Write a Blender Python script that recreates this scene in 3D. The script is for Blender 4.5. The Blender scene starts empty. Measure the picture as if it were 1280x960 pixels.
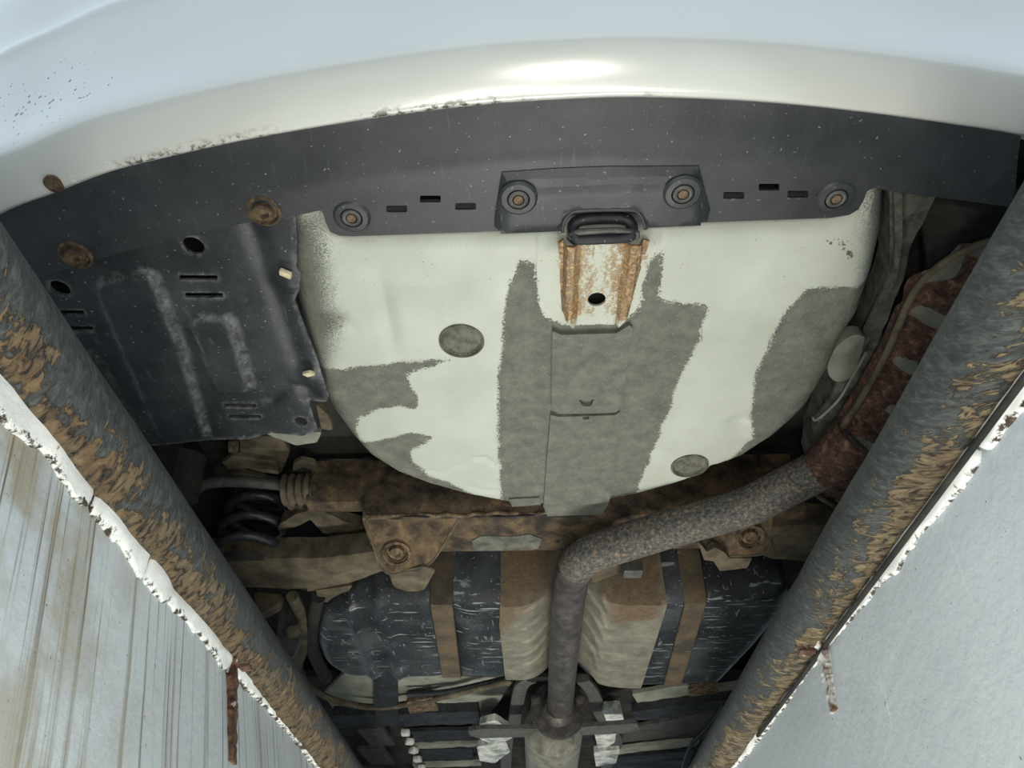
import bpy, bmesh, math, random
import numpy as np
from math import sin, cos, tan, atan, atan2, pi, radians, sqrt
from mathutils import Vector, Matrix
from mathutils.geometry import delaunay_2d_cdt
random.seed(7); RNG = np.random.RandomState(7)
S = bpy.context.scene
COL = S.collection
# ------------------------------------------------------------------ camera
F = 900.0; TH = atan(809/F); YAW = atan(32*cos(TH)/F); CZ = -0.48
cd = bpy.data.cameras.new('camera'); cam = bpy.data.objects.new('camera', cd); COL.objects.link(cam)
cd.sensor_width = 36; cd.lens = F/1280*36; cd.clip_start = .02
cam.location = (0, 0, CZ); cam.rotation_euler = (pi/2+TH, 0, YAW); S.camera = cam
# ------------------------------------------------------------------ light
W_ = bpy.data.worlds.new('world'); S.world = W_; W_.use_nodes = True
bg = W_.node_tree.nodes['Background']
bg.inputs[0].default_value = (.74, .87, 1.0, 1); bg.inputs[1].default_value = 1.28
def area(name, loc, target, sx, sy, power, col):
    l = bpy.data.lights.new(name, 'AREA'); l.shape = 'RECTANGLE'; l.size = sx; l.size_y = sy; l.energy = power; l.color = col
    o = bpy.data.objects.new(name, l); COL.objects.link(o); o.location = loc
    o.rotation_euler = (Vector(target)-Vector(loc)).to_track_quat('-Z', 'Y').to_euler(); return o
area('unseen_pit_light', (.32, .45, -.88), (-.25, 1.25, .3), .6, .08, 5.6, (1, .97, .87))  # added fill on the right, brightens the dark left spring bay
area('unseen_pit_light', (-.27, .35, -.88), (.3, 1.1, .3), .6, .08, 4.2, (1, .97, .87))  # added fill on the left, brightens the muffler side
area('unseen_pit_light', (.1, 1.75, -1.6), (.08, 2.0, .3), .9, .16, 36, (1, .97, .88))
area('camera_fill', (.07, -.03, -.47), (.05, .75, .3), .04, .03, 2.1, (1, .96, .88))  # added fill beside the camera, lifts the deep parts of the underbody
vs = S.view_settings; vs.view_transform = 'Standard'; vs.look = 'None'; vs.gamma = 1; vs.use_curve_mapping = False; vs.exposure = -0.05
# ------------------------------------------------------------------ photo geometry
FW = np.array([-sin(YAW)*cos(TH), cos(YAW)*cos(TH), sin(TH)]); RT = np.array([cos(YAW), sin(YAW), 0]); UP = np.cross(RT, FW)
def ray(x, y): return FW+RT*((x-640)/F)+UP*((480-y)/F)
def P(x, y, z):                       # point at height z seen at pixel x, y
    d = ray(x, y); p = d*((z-CZ)/d[2]); return Vector((p[0], p[1], z))
def PX(x, y, X): d = ray(x, y); p = d*(X/d[0]); return Vector((X, p[1], p[2]+CZ))
def PYd(x, y, Y): d = ray(x, y); p = d*(Y/d[1]); return Vector((p[0], Y, p[2]+CZ))
def PL(pts, z): return [(P(a, b, z).x, P(a, b, z).y) for a, b in pts]
# ------------------------------------------------------------------ numpy noise
def h2(ix, iy, s):
    n = (ix*374761393+iy*668265263+s*1274126177) & 0x7fffffff
    n = ((n ^ (n >> 13))*1274126177) & 0x7fffffff
    return ((n ^ (n >> 16)) & 0xffff)/65535.0
def vn(x, y, s=0):
    x = np.asarray(x, float); y = np.asarray(y, float)
    ix = np.floor(x).astype(np.int64); iy = np.floor(y).astype(np.int64); fx = x-ix; fy = y-iy
    fx = fx*fx*(3-2*fx); fy = fy*fy*(3-2*fy)
    a = h2(ix, iy, s)*(1-fx)+h2(ix+1, iy, s)*fx; b = h2(ix, iy+1, s)*(1-fx)+h2(ix+1, iy+1, s)*fx
    return (a*(1-fy)+b*fy)*2-1
def fbm(x, y, s=0, o=3):
    r = 0; a = 1
    for i in range(o): r = r+a*vn(np.asarray(x)*2**i, np.asarray(y)*2**i, s+i); a *= .5
    return r/1.75
def sstep(e0, e1, x): t = np.clip((x-e0)/(e1-e0), 0, 1); return t*t*(3-2*t)
def sdf(poly, xy):                    # signed distance, positive inside
    p = np.asarray(poly, float); q = np.roll(p, -1, 0); x = xy[:, 0]; y = xy[:, 1]
    d = np.full(len(xy), 1e9); ins = np.zeros(len(xy), bool)
    for (ax, ay), (bx, by) in zip(p, q):
        ex, ey = bx-ax, by-ay; L = ex*ex+ey*ey+1e-15
        t = np.clip(((x-ax)*ex+(y-ay)*ey)/L, 0, 1)
        d = np.minimum(d, (x-ax-t*ex)**2+(y-ay-t*ey)**2)
        c = (ay > y) != (by > y)
        if abs(ey) > 1e-12: ins ^= c & (x < ex*(y-ay)/ey+ax)
    d = np.sqrt(d); return np.where(ins, d, -d)
def resample(poly, step, closed=True):
    out = []; n = len(poly)
    for i in range(n if closed else n-1):
        a = np.array(poly[i]); b = np.array(poly[(i+1) % n]); k = max(1, int(np.linalg.norm(b-a)/step))
        for j in range(k): out.append(tuple(a+(b-a)*j/k))
    if not closed: out.append(tuple(poly[-1]))
    return out
def smooth_path(pts, k=8):            # Catmull-Rom
    pts = [Vector(p) for p in pts]; out = []
    for i in range(len(pts)-1):
        p0 = pts[max(i-1, 0)]; p1 = pts[i]; p2 = pts[i+1]; p3 = pts[min(i+2, len(pts)-1)]
        for j in range(k):
            t = j/k
            out.append(.5*((2*p1)+(p2-p0)*t+(2*p0-5*p1+4*p2-p3)*t*t+(3*p1-p0-3*p2+p3)*t**3))
    return out+[pts[-1]]
def rounded(poly, r, k=4):            # round the corners of a 2D polygon
    out = []; n = len(poly)
    for i in range(n):
        a = Vector(poly[i-1]); b = Vector(poly[i]); c = Vector(poly[(i+1) % n])
        u = (a-b); v = (c-b); rr = min(r, u.length*.45, v.length*.45); u = u.normalized()*rr; v = v.normalized()*rr
        for j in range(k+1):
            t = j/k; out.append(tuple((b+u)*(1-t)**2+2*b*t*(1-t)+(b+v)*t*t))
    return out
# ------------------------------------------------------------------ objects
WL = {}
def link(name, me, mat, parent=None, loc=(0, 0, 0), label=None):
    if mat is not None and not me.materials: me.materials.append(mat)
    o = bpy.data.objects.new(name, me); COL.objects.link(o); loc = Vector(loc)
    if parent is not None: o.parent = parent; o.location = loc-WL[parent]
    else: o.location = loc
    WL[o] = loc
    if label: o['label'] = label
    return o
def root(name, loc, label, cat, group=None):
    o = bpy.data.objects.new(name, None); COL.objects.link(o); o.location = loc; WL[o] = Vector(loc); o.empty_display_size = .1
    o['label'] = label; o['category'] = cat
    if group: o['group'] = group
    return o
def tag(o, label, cat, kind=None, group=None):
    o['label'] = label; o['category'] = cat
    if kind: o['kind'] = kind
    if group: o['group'] = group
    return o
def finish(me, angle=35):
    me.polygons.foreach_set('use_smooth', [True]*len(me.polygons)); me.update()
    me.set_sharp_from_angle(angle=radians(angle))
def mesh(verts, faces, angle=35, attrs=None, recalc=True):
    me = bpy.data.meshes.new('m'); me.from_pydata([tuple(v) for v in verts], [], faces)
    if recalc:
        bm = bmesh.new(); bm.from_mesh(me); bmesh.ops.recalc_face_normals(bm, faces=bm.faces); bm.to_mesh(me); bm.free()
    for k, v in (attrs or {}).items():
        a = me.attributes.new(k, 'FLOAT', 'POINT'); a.data.foreach_set('value', np.asarray(v, np.float32))
    finish(me, angle); return me
def plate_mesh(outline, z, thick=.004, step=.02, holes=(), attrs=None, angle=35, fine=None):
    """sheet cut from an outline in plan, with holes through it and a relief z(xy)"""
    zf = z if callable(z) else (lambda xy: np.full(len(xy), float(z)))
    loops = [resample(outline, fine or step)]+[resample(h, min(step, .006)) for h in holes]
    pts = []; edges = []
    for L in loops:
        b = len(pts); pts += L; edges += [(b+i, b+(i+1) % len(L)) for i in range(len(L))]
    o = np.array(outline); mn = o.min(0); mx = o.max(0)
    gx = np.arange(mn[0]+step/2, mx[0], step); gy = np.arange(mn[1]+step/2, mx[1], step)
    if len(gx) and len(gy):
        G = np.stack(np.meshgrid(gx, gy), -1).reshape(-1, 2)+RNG.uniform(-.12, .12, (len(gx)*len(gy), 2))*step
        k = sdf(outline, G) > step*.45
        for h in holes: k &= sdf(h, G) < -step*.35
        pts += [tuple(p) for p in G[k]]
    r = delaunay_2d_cdt([Vector(p) for p in pts], edges, [], 0, 1e-7)
    V = np.array([(v.x, v.y) for v in r[0]]); T = np.array([f for f in r[2] if len(f) == 3])
    c = V[T].mean(1); k = sdf(outline, c) > 0
    for h in holes: k &= sdf(h, c) < 0
    T = T[k]; Z = zf(V); n = len(V)
    a, b, cc = V[T[:, 0]], V[T[:, 1]], V[T[:, 2]]
    cr = (b[:, 0]-a[:, 0])*(cc[:, 1]-a[:, 1])-(b[:, 1]-a[:, 1])*(cc[:, 0]-a[:, 0])
    T[cr < 0] = T[cr < 0][:, ::-1]                      # counter-clockwise seen from above
    es = set()
    for t in T.tolist():
        for i in range(3): es.add((t[i], t[(i+1) % 3]))
    bd = [e for e in es if (e[1], e[0]) not in es]
    verts = np.concatenate([np.c_[V, Z], np.c_[V, Z+thick]])
    faces = [tuple(t[::-1]) for t in T.tolist()]+[tuple(x+n for x in t) for t in T.tolist()]+[(e[0], e[1], e[1]+n, e[0]+n) for e in bd]
    used = np.zeros(2*n, bool)
    for f in faces: used[list(f)] = True
    idx = np.cumsum(used)-1; verts = verts[used]; faces = [tuple(int(idx[i]) for i in f) for f in faces]
    at = {}
    for kk, fn in (attrs or {}).items():
        v = fn(V); at[kk] = np.concatenate([v, v])[used]
    return mesh(verts, faces, angle, at, recalc=False)
def tube_mesh(path, r, n=14, closed=False, sq=None, cap=True, rn=None, angle=50):
    """round (or squashed: sq=(wide, high)) bar along a path"""
    p = [Vector(q) for q in path]; m = len(p); rr = r if hasattr(r, '__len__') else [r]*m
    T = [(p[(i+1) % m]-p[i-1]) if closed else (p[min(i+1, m-1)]-p[max(i-1, 0)]) for i in range(m)]
    T = [t.normalized() for t in T]
    ref = Vector((0, 0, 1)) if abs(T[0].z) < .9 else Vector((1, 0, 0))
    u = (ref-T[0]*ref.dot(T[0])).normalized(); V = []; ph = []; ln = []; L = 0
    for i in range(m):
        u = (u-T[i]*u.dot(T[i])).normalized(); w = T[i].cross(u)
        if i: L += (p[i]-p[i-1]).length
        for j in range(n):
            a = 2*pi*j/n; cu, cw = cos(a), sin(a)
            if sq: cu = math.copysign(abs(cu)**.45, cu)*sq[1]; cw = math.copysign(abs(cw)**.45, cw)*sq[0]
            V.append(p[i]+(u*cu+w*cw)*rr[i]); ph.append(a); ln.append(L)
    Fc = [(i*n+j, i*n+(j+1) % n, ((i+1) % m)*n+(j+1) % n, ((i+1) % m)*n+j) for i in range(m if closed else m-1) for j in range(n)]
    if cap and not closed: Fc += [tuple(range(n))[::-1], tuple((m-1)*n+j for j in range(n))]
    return mesh(V, Fc, angle, {'phi': ph, 'run': ln})
def lathe_mesh(prof, axis=(0, 0, -1), n=24, angle=35):
    """profile (radius, height along axis), around the origin"""
    ax = Vector(axis).normalized(); q = Vector((0, 0, 1)).rotation_difference(ax); V = []; Fc = []
    for r_, h in prof:
        for j in range(n): V.append(q @ Vector((r_*cos(2*pi*j/n), r_*sin(2*pi*j/n), h)))
    m = len(prof)
    for i in range(m-1):
        for j in range(n): Fc.append((i*n+j, i*n+(j+1) % n, (i+1)*n+(j+1) % n, (i+1)*n+j))
    Fc += [tuple(range(n)), tuple((m-1)*n+j for j in range(n))]
    return mesh(V, Fc, angle)
def box_mesh(size, bevel=.003, rot=None, off=(0, 0, 0)):
    bm = bmesh.new(); bmesh.ops.create_cube(bm, size=1)
    bmesh.ops.scale(bm, vec=size, verts=bm.verts)
    if bevel: bmesh.ops.bevel(bm, geom=list(bm.edges), offset=bevel, segments=2, affect='EDGES', profile=.6)
    if rot: bmesh.ops.transform(bm, matrix=rot.to_4x4(), verts=bm.verts)
    bmesh.ops.translate(bm, vec=off, verts=bm.verts)
    me = bpy.data.meshes.new('m'); bm.to_mesh(me); bm.free(); finish(me); return me
def prism_mesh(pts, vec, bevel=.002):
    """a flat 3D polygon given depth along vec, edges softened"""
    pts = [Vector(p) for p in pts]; n = len(pts); vec = Vector(vec)
    bm = bmesh.new(); a = [bm.verts.new(p) for p in pts]; b = [bm.verts.new(p+vec) for p in pts]
    bm.faces.new(a); bm.faces.new(b[::-1])
    for i in range(n): bm.faces.new((a[i], b[i], b[(i+1) % n], a[(i+1) % n]))
    bmesh.ops.recalc_face_normals(bm, faces=bm.faces)
    if bevel: bmesh.ops.bevel(bm, geom=list(bm.edges), offset=bevel, segments=1, affect='EDGES', clamp_overlap=True)
    me = bpy.data.meshes.new('m'); bm.to_mesh(me); bm.free(); finish(me); return me
def loft_mesh(rows, close_rows=False, attrs=None, angle=35, thick=None):
    m = len(rows); n = len(rows[0]); V = [Vector(p) for r_ in rows for p in r_]
    Fc = [(i*n+j, i*n+(j+1) % n, (i+1)*n+(j+1) % n, (i+1)*n+j) for i in range(m-1) for j in range(n if close_rows else n-1)]
    me = mesh(V, Fc, angle, attrs)
    return me
def join(meshes):
    bm = bmesh.new()
    for me in meshes: bm.from_mesh(me)
    o = bpy.data.meshes.new('m'); bm.to_mesh(o); bm.free(); finish(o, 40); return o
# ------------------------------------------------------------------ materials
def lin(c):
    c = c/255; return c/12.92 if c <= .04045 else ((c+.055)/1.055)**2.4
def C(r, g, b): return (lin(r), lin(g), lin(b), 1)
class NT:
    def __init__(s, name):
        s.mat = bpy.data.materials.new(name); s.mat.use_nodes = True; s.t = s.mat.node_tree; s.b = s.t.nodes['Principled BSDF']
        s.co = s.t.nodes.new('ShaderNodeTexCoord').outputs['Object']
    def put(s, sock, v):
        if isinstance(v, bpy.types.NodeSocket): s.t.links.new(v, sock)
        else: sock.default_value = v
    def node(s, ty, ins, **props):
        n = s.t.nodes.new(ty)
        for k, v in props.items(): setattr(n, k, v)
        for k, v in ins.items(): s.put(n.inputs[k], v)
        return n
    def attr(s, a): return s.node('ShaderNodeAttribute', {}, attribute_name=a).outputs['Fac']
    def mapv(s, scale, vec=None, loc=(0, 0, 0), rot=(0, 0, 0)): return s.node('ShaderNodeMapping', {'Vector': vec or s.co, 'Scale': scale, 'Location': loc, 'Rotation': rot}).outputs[0]
    def noise(s, scale, detail=4, rough=.6, vec=None, dist=0): return s.node('ShaderNodeTexNoise', {'Vector': vec or s.co, 'Scale': scale, 'Detail': detail, 'Roughness': rough, 'Distortion': dist}).outputs['Fac']
    def voro(s, scale, vec=None, feature='F1'): return s.node('ShaderNodeTexVoronoi', {'Vector': vec or s.co, 'Scale': scale}, feature=feature).outputs['Distance']
    def m(s, op, a, b=0.0, clamp=False): return s.node('ShaderNodeMath', {0: a, 1: b}, operation=op, use_clamp=clamp).outputs[0]
    def rng(s, v, a, b, c=0.0, d=1.0): return s.node('ShaderNodeMapRange', {'Value': v, 'From Min': a, 'From Max': b, 'To Min': c, 'To Max': d}, interpolation_type='SMOOTHSTEP').outputs[0]
    def mix(s, f, a, b):
        n = s.node('ShaderNodeMix', {}, data_type='RGBA'); s.put(n.inputs[0], f); s.put(n.inputs[6], a); s.put(n.inputs[7], b); return n.outputs[2]
    def ramp(s, f, stops):
        n = s.node('ShaderNodeValToRGB', {'Fac': f}); e = n.color_ramp.elements
        while len(e) < len(stops): e.new(.5)
        for q, (p, c) in zip(e, stops): q.position = p; q.color = c
        return n.outputs[0]
    def bump(s, h, strength=.4, dist=.002, nrm=None):
        ins = {'Height': h, 'Strength': strength, 'Distance': dist}
        if nrm is not None: ins['Normal'] = nrm
        return s.node('ShaderNodeBump', ins).outputs[0]
    def vec(s, x, y, z=0.0): return s.node('ShaderNodeCombineXYZ', {0: x, 1: y, 2: z}).outputs[0]
    def xyz(s): return s.node('ShaderNodeSeparateXYZ', {0: s.co}).outputs
    def done(s, color, rough=.6, metal=0.0, normal=None, coat=0.0, spec=.5):
        s.put(s.b.inputs['Base Color'], color); s.put(s.b.inputs['Roughness'], rough); s.put(s.b.inputs['Metallic'], metal)
        s.b.inputs['Coat Weight'].default_value = coat; s.b.inputs['Coat Roughness'].default_value = .2; s.b.inputs['Specular IOR Level'].default_value = spec
        if normal is not None: s.put(s.b.inputs['Normal'], normal)
        return s.mat
def dull(c, k):
    l = .3*c[0]+.59*c[1]+.11*c[2]; return tuple(l+(v-l)*k for v in c)
def mottled(name, cols, scale=20, detail=6, rough=.7, metal=0.0, bump=.4, bscale=120, bdist=.002, stretch=None, specks=None, spec=.4, coat=0.0, rr=.65):
    n = NT(name); v = n.mapv(stretch) if stretch else None
    cols = [dull(c, {'rusty_subframe': .68, 'rusty_tank_strap': .7, 'deep_orange_rust': .72, 'dusty_brown_steel': .8, 'flaking_red_rust': .75}.get(name, 1)) for c in cols]
    f = n.noise(scale, detail, rr, v, .3); k = len(cols)
    col = n.ramp(f, [(.37+.26*i/max(k-1, 1), C(*c)) for i, c in enumerate(cols)])
    if specks:
        for sc, th, c, st in specks:
            sv = n.mapv(st) if st else None
            col = n.mix(n.rng(n.noise(sc, 3, .5, sv), th, th+.05), col, C(*c))
    nb = n.bump(n.noise(bscale, 4, .6), bump, bdist)
    return n.done(col, rough, metal, nb, coat, spec)
M = {}
def shield_mat():
    n = NT('shield_black'); c = n.ramp(n.noise(9, 6, .65), [(.34, C(28, 31, 35)), (.5, C(40, 44, 48)), (.66, C(56, 60, 63))])
    w = n.m('MULTIPLY', n.attr('wear'), n.rng(n.noise(60, 6, .75), .40, .62))
    c = n.mix(n.m('MULTIPLY', w, .8), c, C(126, 130, 130))
    c = n.mix(n.rng(n.noise(190, 3, .5), .68, .73), c, C(130, 134, 134))
    c = n.mix(n.rng(n.noise(16, 4, .6, n.mapv((4, 1, 1), None, (0, 0, 0), (0, 0, .3))), .60, .72, 0, .35), c, C(96, 100, 102))
    return n.done(c, .5, 0.0, n.bump(n.noise(120, 4), .25, .002), 0, .45)
M['shield'] = shield_mat()
M['rubber'] = mottled('gap_black', [(24, 24, 26), (34, 34, 36)], 30, 4, .7)  # near-black for the added slot bar, hole cup and the seam gap
M['dark'] = mottled('grimy_dark_underbody', [(30, 30, 30), (44, 43, 40), (58, 55, 50)], 12, 6, .85)
M['blackbar'] = mottled('black_painted_bar', [(26, 28, 32), (44, 47, 52)], 30, 5, .55, specks=[(220, .68, (150, 150, 145), None)])
M['coil'] = mottled('black_coated_spring', [(30, 31, 36), (56, 58, 64)], 60, 5, .34, specks=[(300, .7, (110, 112, 112), None)])
M['bargrey'] = mottled('grey_bar', [(60, 61, 60), (88, 88, 84)], 60, 5, .5)
M['rust'] = mottled('rusty_subframe', [(40, 33, 26), (70, 56, 40), (92, 72, 48), (122, 92, 56)], 22, 8, .85, bump=.8, bscale=160, bdist=.004, specks=[(40, .68, (52, 54, 52), None)])
M['dirt'] = mottled('dusty_brown_steel', [(62, 54, 42), (88, 78, 60), (108, 97, 74)], 18, 7, .9, bump=.5, bscale=220, specks=[(90, .72, (50, 44, 36), None)])
M['deeprust'] = mottled('deep_orange_rust', [(58, 44, 32), (96, 74, 50), (132, 106, 74)], 60, 7, .9, bump=.8, bscale=260)
M['strap'] = mottled('rusty_tank_strap', [(58, 51, 40), (80, 66, 46), (98, 76, 48)], 14, 6, .85, specks=[(150, .7, (140, 130, 110), (.3, 2, 1))])
M['tank'] = mottled('fuel_tank_plastic', [(24, 27, 31), (38, 42, 46), (60, 64, 67)], 8, 6, .45, bump=.3, bscale=90, specks=[(42, .625, (128, 134, 134), (.35, 3, 1)), (34, .66, (104, 110, 112), (3, .5, 1)), (170, .67, (140, 142, 140), None)])
M['floor_paint'] = mottled('grey_floor_paint', [(112, 114, 104), (134, 136, 124), (150, 152, 140)], 8, 5, .65, specks=[(120, .72, (100, 90, 70), None)])
M['sealer'] = mottled('grey_seam_sealer', [(66, 66, 60), (92, 92, 84), (112, 112, 102)], 30, 7, .85, bump=.7, bscale=90, bdist=.004)
M['silver'] = mottled('bright_foil', [(130, 132, 126), (205, 207, 200), (238, 239, 232)], 24, 4, .35, metal=.2, bump=.6, bscale=60)
M['clip'] = mottled('cream_clip', [(190, 178, 140), (222, 212, 180)], 60, 3, .5)
M['plug'] = mottled('grey_rubber_plug', [(72, 72, 62), (96, 96, 84), (112, 112, 98)], 60, 5, .7)
M['exhaust'] = mottled('speckled_exhaust', [(48, 46, 45), (74, 72, 70), (96, 93, 89), (146, 124, 92)], 150, 7, .7, metal=.15, bump=.7, bscale=240, rr=.75)
M['exhaust2'] = mottled('smooth_exhaust', [(54, 50, 49), (68, 64, 62), (88, 83, 79)], 40, 5, .5, metal=.3, specks=[(60, .72, (130, 126, 120), None)])
M['can'] = mottled('dull_silver_can', [(96, 94, 84), (124, 122, 110), (140, 138, 126)], 30, 5, .5, metal=.3)
M['oldbolt'] = mottled('brown_bolt', [(48, 38, 28), (78, 64, 48), (108, 92, 68)], 90, 6, .8)
M['rust2'] = mottled('brown_bracket_steel', [(52, 44, 34), (84, 70, 52), (112, 92, 66)], 30, 7, .85, bump=.7, bscale=150, bdist=.003)
M['tyre'] = mottled('tyre_rubber', [(20, 20, 21), (30, 30, 31)], 20, 4, .8)
M['rim'] = mottled('wheel_rim', [(110, 112, 114), (140, 142, 144)], 20, 3, .35, metal=.8)
M['glass'] = mottled('dark_window_glass', [(16, 18, 20), (20, 22, 24)], 5, 2, .05)
M['lamp'] = mottled('red_lamp_lens', [(120, 14, 14), (140, 20, 18)], 5, 2, .1)
M['ground'] = mottled('concrete_yard', [(120, 120, 116), (146, 146, 140), (164, 163, 156)], 6, 7, .9, bscale=60)
M['pitfloor'] = mottled('pit_concrete', [(120, 122, 120), (150, 152, 148), (170, 172, 168)], 5, 7, .85)
def valance_mat():
    n = NT('black_valance_plastic')
    c = n.ramp(n.noise(14, 6, .65), [(.34, C(34, 37, 41)), (.66, C(50, 53, 56))])
    c = n.mix(n.rng(n.noise(24, 4, .6, n.mapv((9, .8, 1))), .60, .78, 0, .45), c, C(80, 84, 94))
    c = n.mix(n.rng(n.noise(210, 2, .5), .70, .74), c, C(120, 122, 120))
    return n.done(c, .46, 0.0, n.bump(n.noise(500, 2, .5), .15, .001), 0, .5)
M['valance'] = valance_mat()
def bumper_mat():
    n = NT('silver_white_paint')
    c = n.ramp(n.noise(3, 3), [(.3, C(206, 208, 203)), (.7, C(214, 216, 211))])
    low = n.attr('low'); k = n.noise(120, 6, .7); k2 = n.noise(9, 2, .5)
    grime = n.m('MULTIPLY', n.rng(low, .55, 1.0), n.m('MULTIPLY', n.rng(k, .46, .58), n.rng(k2, .50, .60)))
    c = n.mix(n.m('MULTIPLY', grime, n.attr('grime')), c, C(70, 66, 44))
    d = n.voro(120); big = n.noise(60, 2, .5)
    chip = n.m('MULTIPLY', n.m('LESS_THAN', d, n.m('MULTIPLY', n.attr('chips'), n.rng(big, .38, .7, .12, .46))), 1.0)
    c = n.mix(chip, c, C(62, 84, 112))
    r = n.m('ADD', .26, n.m('MULTIPLY', n.m('MULTIPLY', grime, n.attr('grime')), .5))
    n.b.inputs['Coat IOR'].default_value = 1.5
    return n.done(c, r, .15, n.bump(n.noise(700, 2), .02, .001), .6, .5)
M['bumper'] = bumper_mat()
def pan_mat():
    n = NT('pan_paint_and_undercoat')
    jag = n.m('MULTIPLY', n.m('SUBTRACT', n.noise(260, 5, .75), .5), .034)
    wob = n.m('MULTIPLY', n.m('SUBTRACT', n.noise(30, 3, .5), .5), .016)
    f = n.rng(n.m('ADD', n.m('ADD', n.attr('coat'), jag), wob), -.0012, .0012)
    f2 = n.rng(n.m('ADD', n.attr('haze'), n.m('MULTIPLY', n.m('SUBTRACT', n.noise(700, 3, .7), .5), .12)), -.01, .02)
    f = n.m('MAXIMUM', f, f2)
    wh = n.ramp(n.noise(10, 5, .55), [(.3, C(174, 179, 167)), (.7, C(190, 195, 184))])
    wh = n.mix(n.rng(n.noise(330, 2, .5), .71, .75), wh, C(120, 118, 100))
    gr = n.ramp(n.noise(40, 7, .65), [(.28, C(86, 87, 80)), (.5, C(104, 105, 97)), (.72, C(122, 122, 112))])
    gr = n.mix(n.rng(n.noise(420, 2, .5), .66, .72), gr, C(150, 150, 140))
    c = n.mix(f, wh, gr)
    r = n.attr('rust'); k = n.noise(190, 6, .7); k2 = n.noise(36, 4, .6, n.mapv((2.2, .8, 1)))
    e = n.m('ADD', r, n.m('ADD', n.m('MULTIPLY', n.m('SUBTRACT', k, .5), 1.3), n.m('MULTIPLY', n.m('SUBTRACT', k2, .5), .9)))
    c = n.mix(n.rng(e, .30, .55), c, n.ramp(k, [(.34, C(88, 64, 42)), (.5, C(134, 104, 70)), (.66, C(186, 162, 118))]))
    c = n.mix(n.rng(n.m('ADD', n.attr('scuff'), n.m('MULTIPLY', n.m('SUBTRACT', n.noise(140, 3), .5), .03)), 0.0, .002), c, C(96, 92, 74))
    h = n.m('ADD', n.m('MULTIPLY', n.noise(150, 5, .6), n.m('ADD', .06, n.m('MULTIPLY', f, .9))), n.m('MULTIPLY', f, .5))
    return n.done(c, n.m('ADD', .5, n.m('MULTIPLY', f, .25)), 0.0, n.bump(h, .7, .003), 0, .4)
M['pan'] = pan_mat()
def heat_mat():
    n = NT('aluminium_heat_shield')
    c = n.ramp(n.noise(26, 7, .65), [(.3, C(92, 90, 78)), (.5, C(116, 113, 100)), (.72, C(138, 136, 122))])
    e = n.m('ADD', n.attr('rust'), n.m('MULTIPLY', n.m('SUBTRACT', n.noise(24, 6, .7), .5), .9))
    c = n.mix(n.rng(e, .25, .7), c, n.ramp(n.noise(80, 5, .7), [(.3, C(84, 68, 52)), (.7, C(116, 98, 74))]))
    return n.done(c, .6, .25, n.bump(n.noise(220, 5), .4, .002))
M['heat'] = heat_mat()
def muffler_mat():
    n = NT('rusted_muffler')
    k = n.noise(70, 8, .75, None, .6)
    red = n.ramp(k, [(.34, C(34, 24, 22)), (.45, C(66, 47, 40)), (.54, C(94, 66, 54)), (.66, C(146, 110, 88))])
    gr = n.ramp(n.noise(24, 5), [(.3, C(100, 100, 90)), (.7, C(138, 138, 126))])
    e = n.m('ADD', n.attr('crest'), n.m('MULTIPLY', n.m('SUBTRACT', n.noise(45, 5, .7), .5), .9))
    return n.done(n.mix(n.rng(e, .45, .6), red, gr), .85, .1, n.bump(k, .9, .006))
M['muffler'] = muffler_mat()
def rail_mat(name, seed, rustbias, tan_):
    n = NT(name); x, y, z = n.xyz(); ph = n.attr('face')           # face: -1 low edge .. 1 top edge of the side that shows
    v = n.vec(n.m('ADD', n.m('MULTIPLY', y, 42.0), n.m('MULTIPLY', ph, 1.6*(-1 if seed else 1))), n.m('MULTIPLY', ph, 1.5), float(seed)*7)
    st = n.noise(2.2, 8, .68, v, 1.1)                                # ridges round the pipe
    v2 = n.vec(n.m('MULTIPLY', y, 7.0), n.m('MULTIPLY', ph, 1.3), float(seed)*5+2)
    pa = n.noise(1.5, 5, .62, v2, .4)
    bnd = n.m('ADD', n.m('MULTIPLY', n.m('SUBTRACT', pa, .5), 2.6), n.m('MULTIPLY', n.m('SUBTRACT', st, .5), 2.2))
    f = n.rng(n.m('ADD', n.m('SUBTRACT', n.attr('bias'), ph), bnd), -.06, .10)
    rust = n.ramp(st, [(.26, C(34, 28, 20)), (.40, C(68, 57, 43)), (.50, C(100, 82, 60)), (.60, C(*tan_)), (.74, C(190, 170, 128))])
    hue = n.ramp(n.noise(1.8, 3, .5, n.vec(n.m('MULTIPLY', y, 9.0), ph, 3.0)), [(.35, C(104, 102, 86)), (.5, C(122, 106, 82)), (.62, C(104, 86, 68))])
    rust = n.mix(.5, rust, hue); rust = n.mix(n.rng(st, .50, .39, 0, .95), rust, C(36, 32, 26))
    blk = n.ramp(n.noise(3.2, 8, .7, v, .8), [(.3, C(30, 33, 34)), (.5, C(56, 60, 60)), (.68, C(88, 92, 88)), (.8, C(120, 122, 112))])
    c = n.mix(f, blk, rust)
    h = n.m('ADD', n.m('MULTIPLY', st, n.m('ADD', .35, f)), n.m('MULTIPLY', f, .25))
    return n.done(c, n.m('ADD', .55, n.m('MULTIPLY', f, .3)), 0.0, n.bump(h, .85, .007), 0, .45)
M['rail_l'] = rail_mat('oily_rusty_pipe_left', 0, 0, (134, 110, 78))
M['rail_r'] = rail_mat('oily_rusty_pipe_right', 1, 0, (156, 142, 112))
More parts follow.
